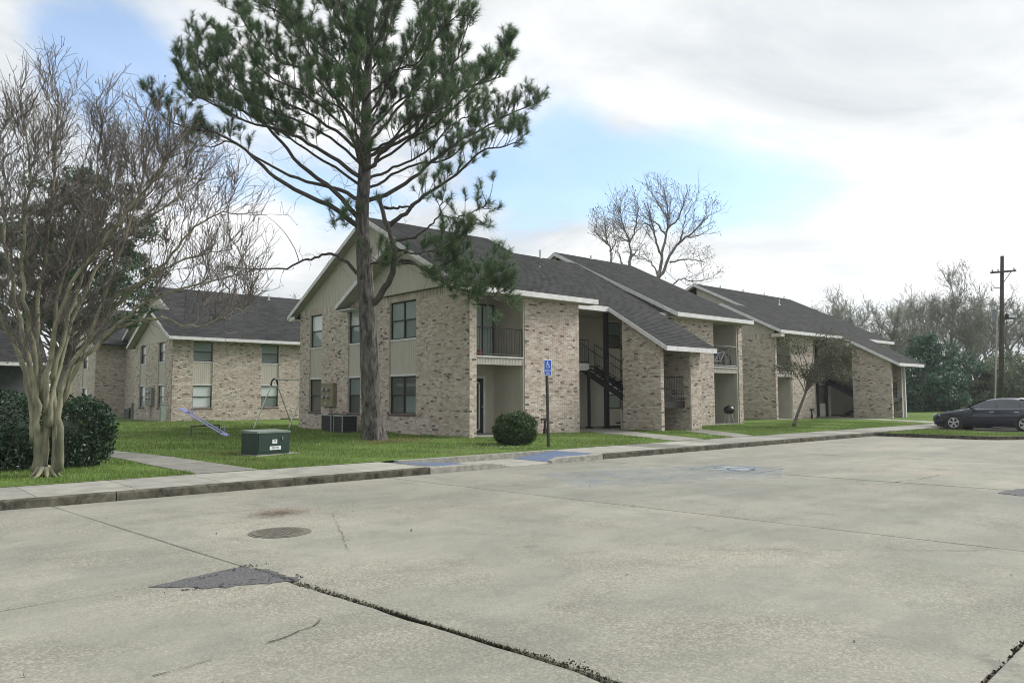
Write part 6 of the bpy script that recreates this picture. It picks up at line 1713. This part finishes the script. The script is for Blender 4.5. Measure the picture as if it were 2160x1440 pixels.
# ------------------------------------------------------------------ cars
def sedan(label, loc, head, paint, rimmat):
    t = thing('parked_car', loc, label, 'car', 'parked cars'); t.rotation_euler.z = head; WLOC[t.name] = Vector((0, 0, 0))
    #      x     zbot  belt   roof   w    wroof
    st = [(2.42, .30, .60, .62, .60, .50), (2.36, .24, .66, .69, .74, .64), (2.2, .20, .72, .76, .84, .74), (1.85, .19, .80, .86, .895, .80), (1.45, .19, .87, .93, .91, .82),
          (1.05, .19, .93, .985, .915, .80), (.80, .19, .945, 1.09, .92, .74), (.40, .19, .955, 1.30, .925, .66), (.05, .19, .96, 1.42, .925, .61), (-.4, .19, .965, 1.47, .925, .60),
          (-.9, .19, .97, 1.455, .925, .60), (-1.3, .19, .98, 1.385, .92, .62), (-1.65, .20, .99, 1.26, .915, .66), (-1.95, .21, 1.0, 1.13, .90, .71), (-2.2, .24, .99, 1.06, .87, .74), (-2.38, .30, .93, .97, .80, .68), (-2.44, .40, .80, .82, .70, .6)]
    def ring(s):
        x, zb, ze, zr, w, wr = s
        half = [(0, zb), (w * .86, zb), (w * .97, zb + .12), (w, (zb + ze) * .52), (w * .985, ze - .10), (w * .955, ze), (wr, zr - .055), (wr * .72, zr - .01), (0, zr + .012)]
        return [(x, y, z) for y, z in half] + [(x, -y, z) for y, z in half[-2:0:-1]]
    b = MB(); n = 0
    for s in st: rg = ring(s); n = len(rg); b.v += rg
    for k in range(len(st) - 1):
        for j in range(n): a_ = k * n + j; c_ = k * n + (j + 1) % n; b.f.append((a_, a_ + n, c_ + n, c_))
    b.f.append(tuple(range(n))); b.f.append(tuple(reversed(range((len(st) - 1) * n, len(st) * n))))
    body = obj('body', b, paint, t, smooth=True)
    def itp(x):
        xs = [s[0] for s in st][::-1]; return [float(np.interp(x, xs, [s[i] for s in st][::-1])) for i in range(1, 6)]
    gl = glass_mat('car_glass', (.035, .045, .055), (.02, .025, .03)) if 'car_glass' not in bpy.data.materials else bpy.data.materials['car_glass']
    chrome = simple('chrome_trim', (.75, .77, .8), (.6, .62, .65), .2, 6, metal=.9)
    for sd_ in (1, -1):
        def P2(x, f):                                     # point on the glasshouse side, f 0 belt .. 1 roof edge
            zb, ze, zr, w, wr = itp(x); return Vector((x, sd_ * (w * .955 + (wr - w * .955) * f + .006), ze + (zr - .055 - ze) * f + .004))
        for xa, xb in ((.72, -.28), (-.36, -1.18), (-1.24, -1.62)):
            g = MB(); m_ = 6; xs = [xa + (xb - xa) * k / m_ for k in range(m_ + 1)]
            for x1, x2 in zip(xs[:-1], xs[1:]):
                q = [P2(x1, .10), P2(x2, .10), P2(x2, .90), P2(x1, .90)]; g.poly(q if sd_ < 0 else q[::-1])
            obj('side_window', g, gl, body)
        g = MB(); xs = [.85 - k * .13 for k in range(21)]; g.tube([P2(x, .06) for x in xs] + [P2(-1.86, .5)], .011, 5); obj('window_trim', g, chrome, body)
        g = MB(); g.obox((2.18, sd_ * .74, .66), (.17, -sd_ * .07, .02), (.02, sd_ * .05, 0), (0, 0, .055)); obj('headlight', g, simple('lamp_glass', (.62, .66, .70), (.4, .43, .46), .1, 6, spec=.8), t)
        g = MB(); g.obox((-2.3, sd_ * .70, .82), (.10, sd_ * .02, 0), (0, .12, 0), (0, 0, .06)); obj('tail_light', g, simple('tail_red', (.30, .015, .015), (.2, .01, .01), .2, 6), t)
        g = MB(); g.obox((.62, sd_ * 1.02, 1.0), (.06, 0, 0), (0, .09, 0), (0, 0, .06)); g.tube([(.62, sd_ * .9, .96), (.62, sd_ * 1.0, .98)], .02, 5); obj('mirror', g, paint, t)
        for x in (-.15, -1.12):
            g = MB(); g.obox((x, sd_ * .93, .86), (.09, 0, 0), (0, .012, 0), (0, 0, .014)); obj('door_handle', g, chrome, body)
        for x in (.78, -.32, -1.28):
            g = MB(); g.tube([(x, sd_ * .922, .30), (x, sd_ * .936, .56), (x, sd_ * .915, .86), (x + .02, sd_ * .885, .95)], .005, 4); obj('door_seam', g, M_BLACKM, body)
        for wx in (1.42, -1.42):
            g = MB(); g.tube([(wx, sd_ * .60, .335), (wx, sd_ * .938, .335)], .40, 26); obj('wheel_arch', g, M_BLACKM, body)
            g = MB()
            prof = [(.72, .20), (.72, .31), (.76, .335), (.90, .335), (.945, .315), (.948, .235), (.93, .225)]
            m_ = 28; base = len(g.v)
            for k in range(m_):
                an = 2 * math.pi * k / m_
                for y, rr_ in prof: g.v.append((wx + rr_ * math.cos(an), sd_ * y, .335 + rr_ * math.sin(an)))
            for k in range(m_):
                for j in range(len(prof) - 1): a_ = k * len(prof) + j; c_ = ((k + 1) % m_) * len(prof) + j; g.f.append((a_, a_ + 1, c_ + 1, c_))
            whl = obj('wheel', g, simple('tyre_rubber', (.02, .02, .02)), t, smooth=True)
            g = MB(); m_ = 24
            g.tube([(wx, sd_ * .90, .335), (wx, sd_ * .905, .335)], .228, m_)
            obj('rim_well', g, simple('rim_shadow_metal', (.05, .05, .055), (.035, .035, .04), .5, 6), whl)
            g = MB()
            for k in range(5):
                for dl_ in (-.16, .16):
                    an = 2 * math.pi * k / 5 + math.pi / 2; i_ = Vector((wx + .05 * math.cos(an), sd_ * .942, .335 + .05 * math.sin(an))); o_ = Vector((wx + .215 * math.cos(an + dl_), sd_ * .945, .335 + .215 * math.sin(an + dl_)))
                    dv = (o_ - i_); sdv = dv.normalized().cross(Vector((0, 1, 0))); g.obox((i_ + o_) / 2, dv / 2, sdv * .02, (0, .012, 0))
            g.tube([(wx, sd_ * .93, .335), (wx, sd_ * .955, .335)], .06, 12)
            rg_ = [(wx + .222 * math.cos(2 * math.pi * k / 24), sd_ * .945, .335 + .222 * math.sin(2 * math.pi * k / 24)) for k in range(25)]; g.tube(rg_, .014, 5)
            obj('rim', g, rimmat, whl)
    g = MB(); xs = [.98, .80, .62, .40, .18]                # windscreen
    for x1, x2 in zip(xs[:-1], xs[1:]):
        q = []
        for x, s_ in ((x1, 1), (x1, -1), (x2, -1), (x2, 1)):
            zb, ze, zr, w, wr = itp(x); q.append((x + .008, s_ * wr * .90, zr + .004))
        g.poly(q)
    obj('windscreen', g, gl, body)
    g = MB(); xs = [-1.12, -1.3, -1.5, -1.7, -1.92]
    for x1, x2 in zip(xs[:-1], xs[1:]):
        q = []
        for x, s_ in ((x1, 1), (x2, 1), (x2, -1), (x1, -1)):
            zb, ze, zr, w, wr = itp(x); q.append((x - .004, s_ * wr * .88, zr + .006))
        g.poly(q[::-1])
    obj('rear_window', g, gl, body)
    g = MB(); g.box(2.33, 2.43, -.5, .5, .40, .58); obj('grille', g, M_BLACKM, t)
    g = MB(); g.box(-2.2, 2.2, -.80, .80, .17, .26); obj('underbody', g, M_BLACKM, t)
    return t
def car_paint(name, c):
    mt, nt, b = nodes_of(name); b.inputs['Base Color'].default_value = (*c, 1); b.inputs['Metallic'].default_value = .35; b.inputs['Roughness'].default_value = .32
    b.inputs['Coat Weight'].default_value = 1; b.inputs['Coat Roughness'].default_value = .04
    p = pos(nt); n = tnoise(nt, p, 1.2, 3, .5); nt.links.new(ramp(nt, n, [(.3, tuple(x * .85 for x in c)), (.7, c)]), b.inputs['Base Color']); return mt
ALLOY = simple('alloy_rim', (.55, .56, .57), (.42, .43, .44), .35, 8, metal=.7)
sedan('dark navy sedan parked nose-in beyond the grass island', (39.75, 11.35, 0), R(90), car_paint('navy_paint', (.016, .022, .045)), ALLOY)
sedan('silver sedan parked beyond the dark navy one', (42.6, 11.35, 0), R(90), car_paint('silver_paint', (.55, .57, .58)), ALLOY)

# ------------------------------------------------------------------ damp air
hm = bpy.data.materials.new('damp_air'); hm.use_nodes = True
nt = hm.node_tree; nt.nodes.clear(); o_ = nt.nodes.new('ShaderNodeOutputMaterial'); v_ = nt.nodes.new('ShaderNodeVolumePrincipled')
v_.inputs['Color'].default_value = (.86, .91, .95, 1); v_.inputs['Density'].default_value = .00045
nt.links.new(v_.outputs[0], o_.inputs['Volume'])
b = MB(); b.box(-340, 480, -340, 480, -1.4, 34)
obj('haze', b, hm, kind='stuff')
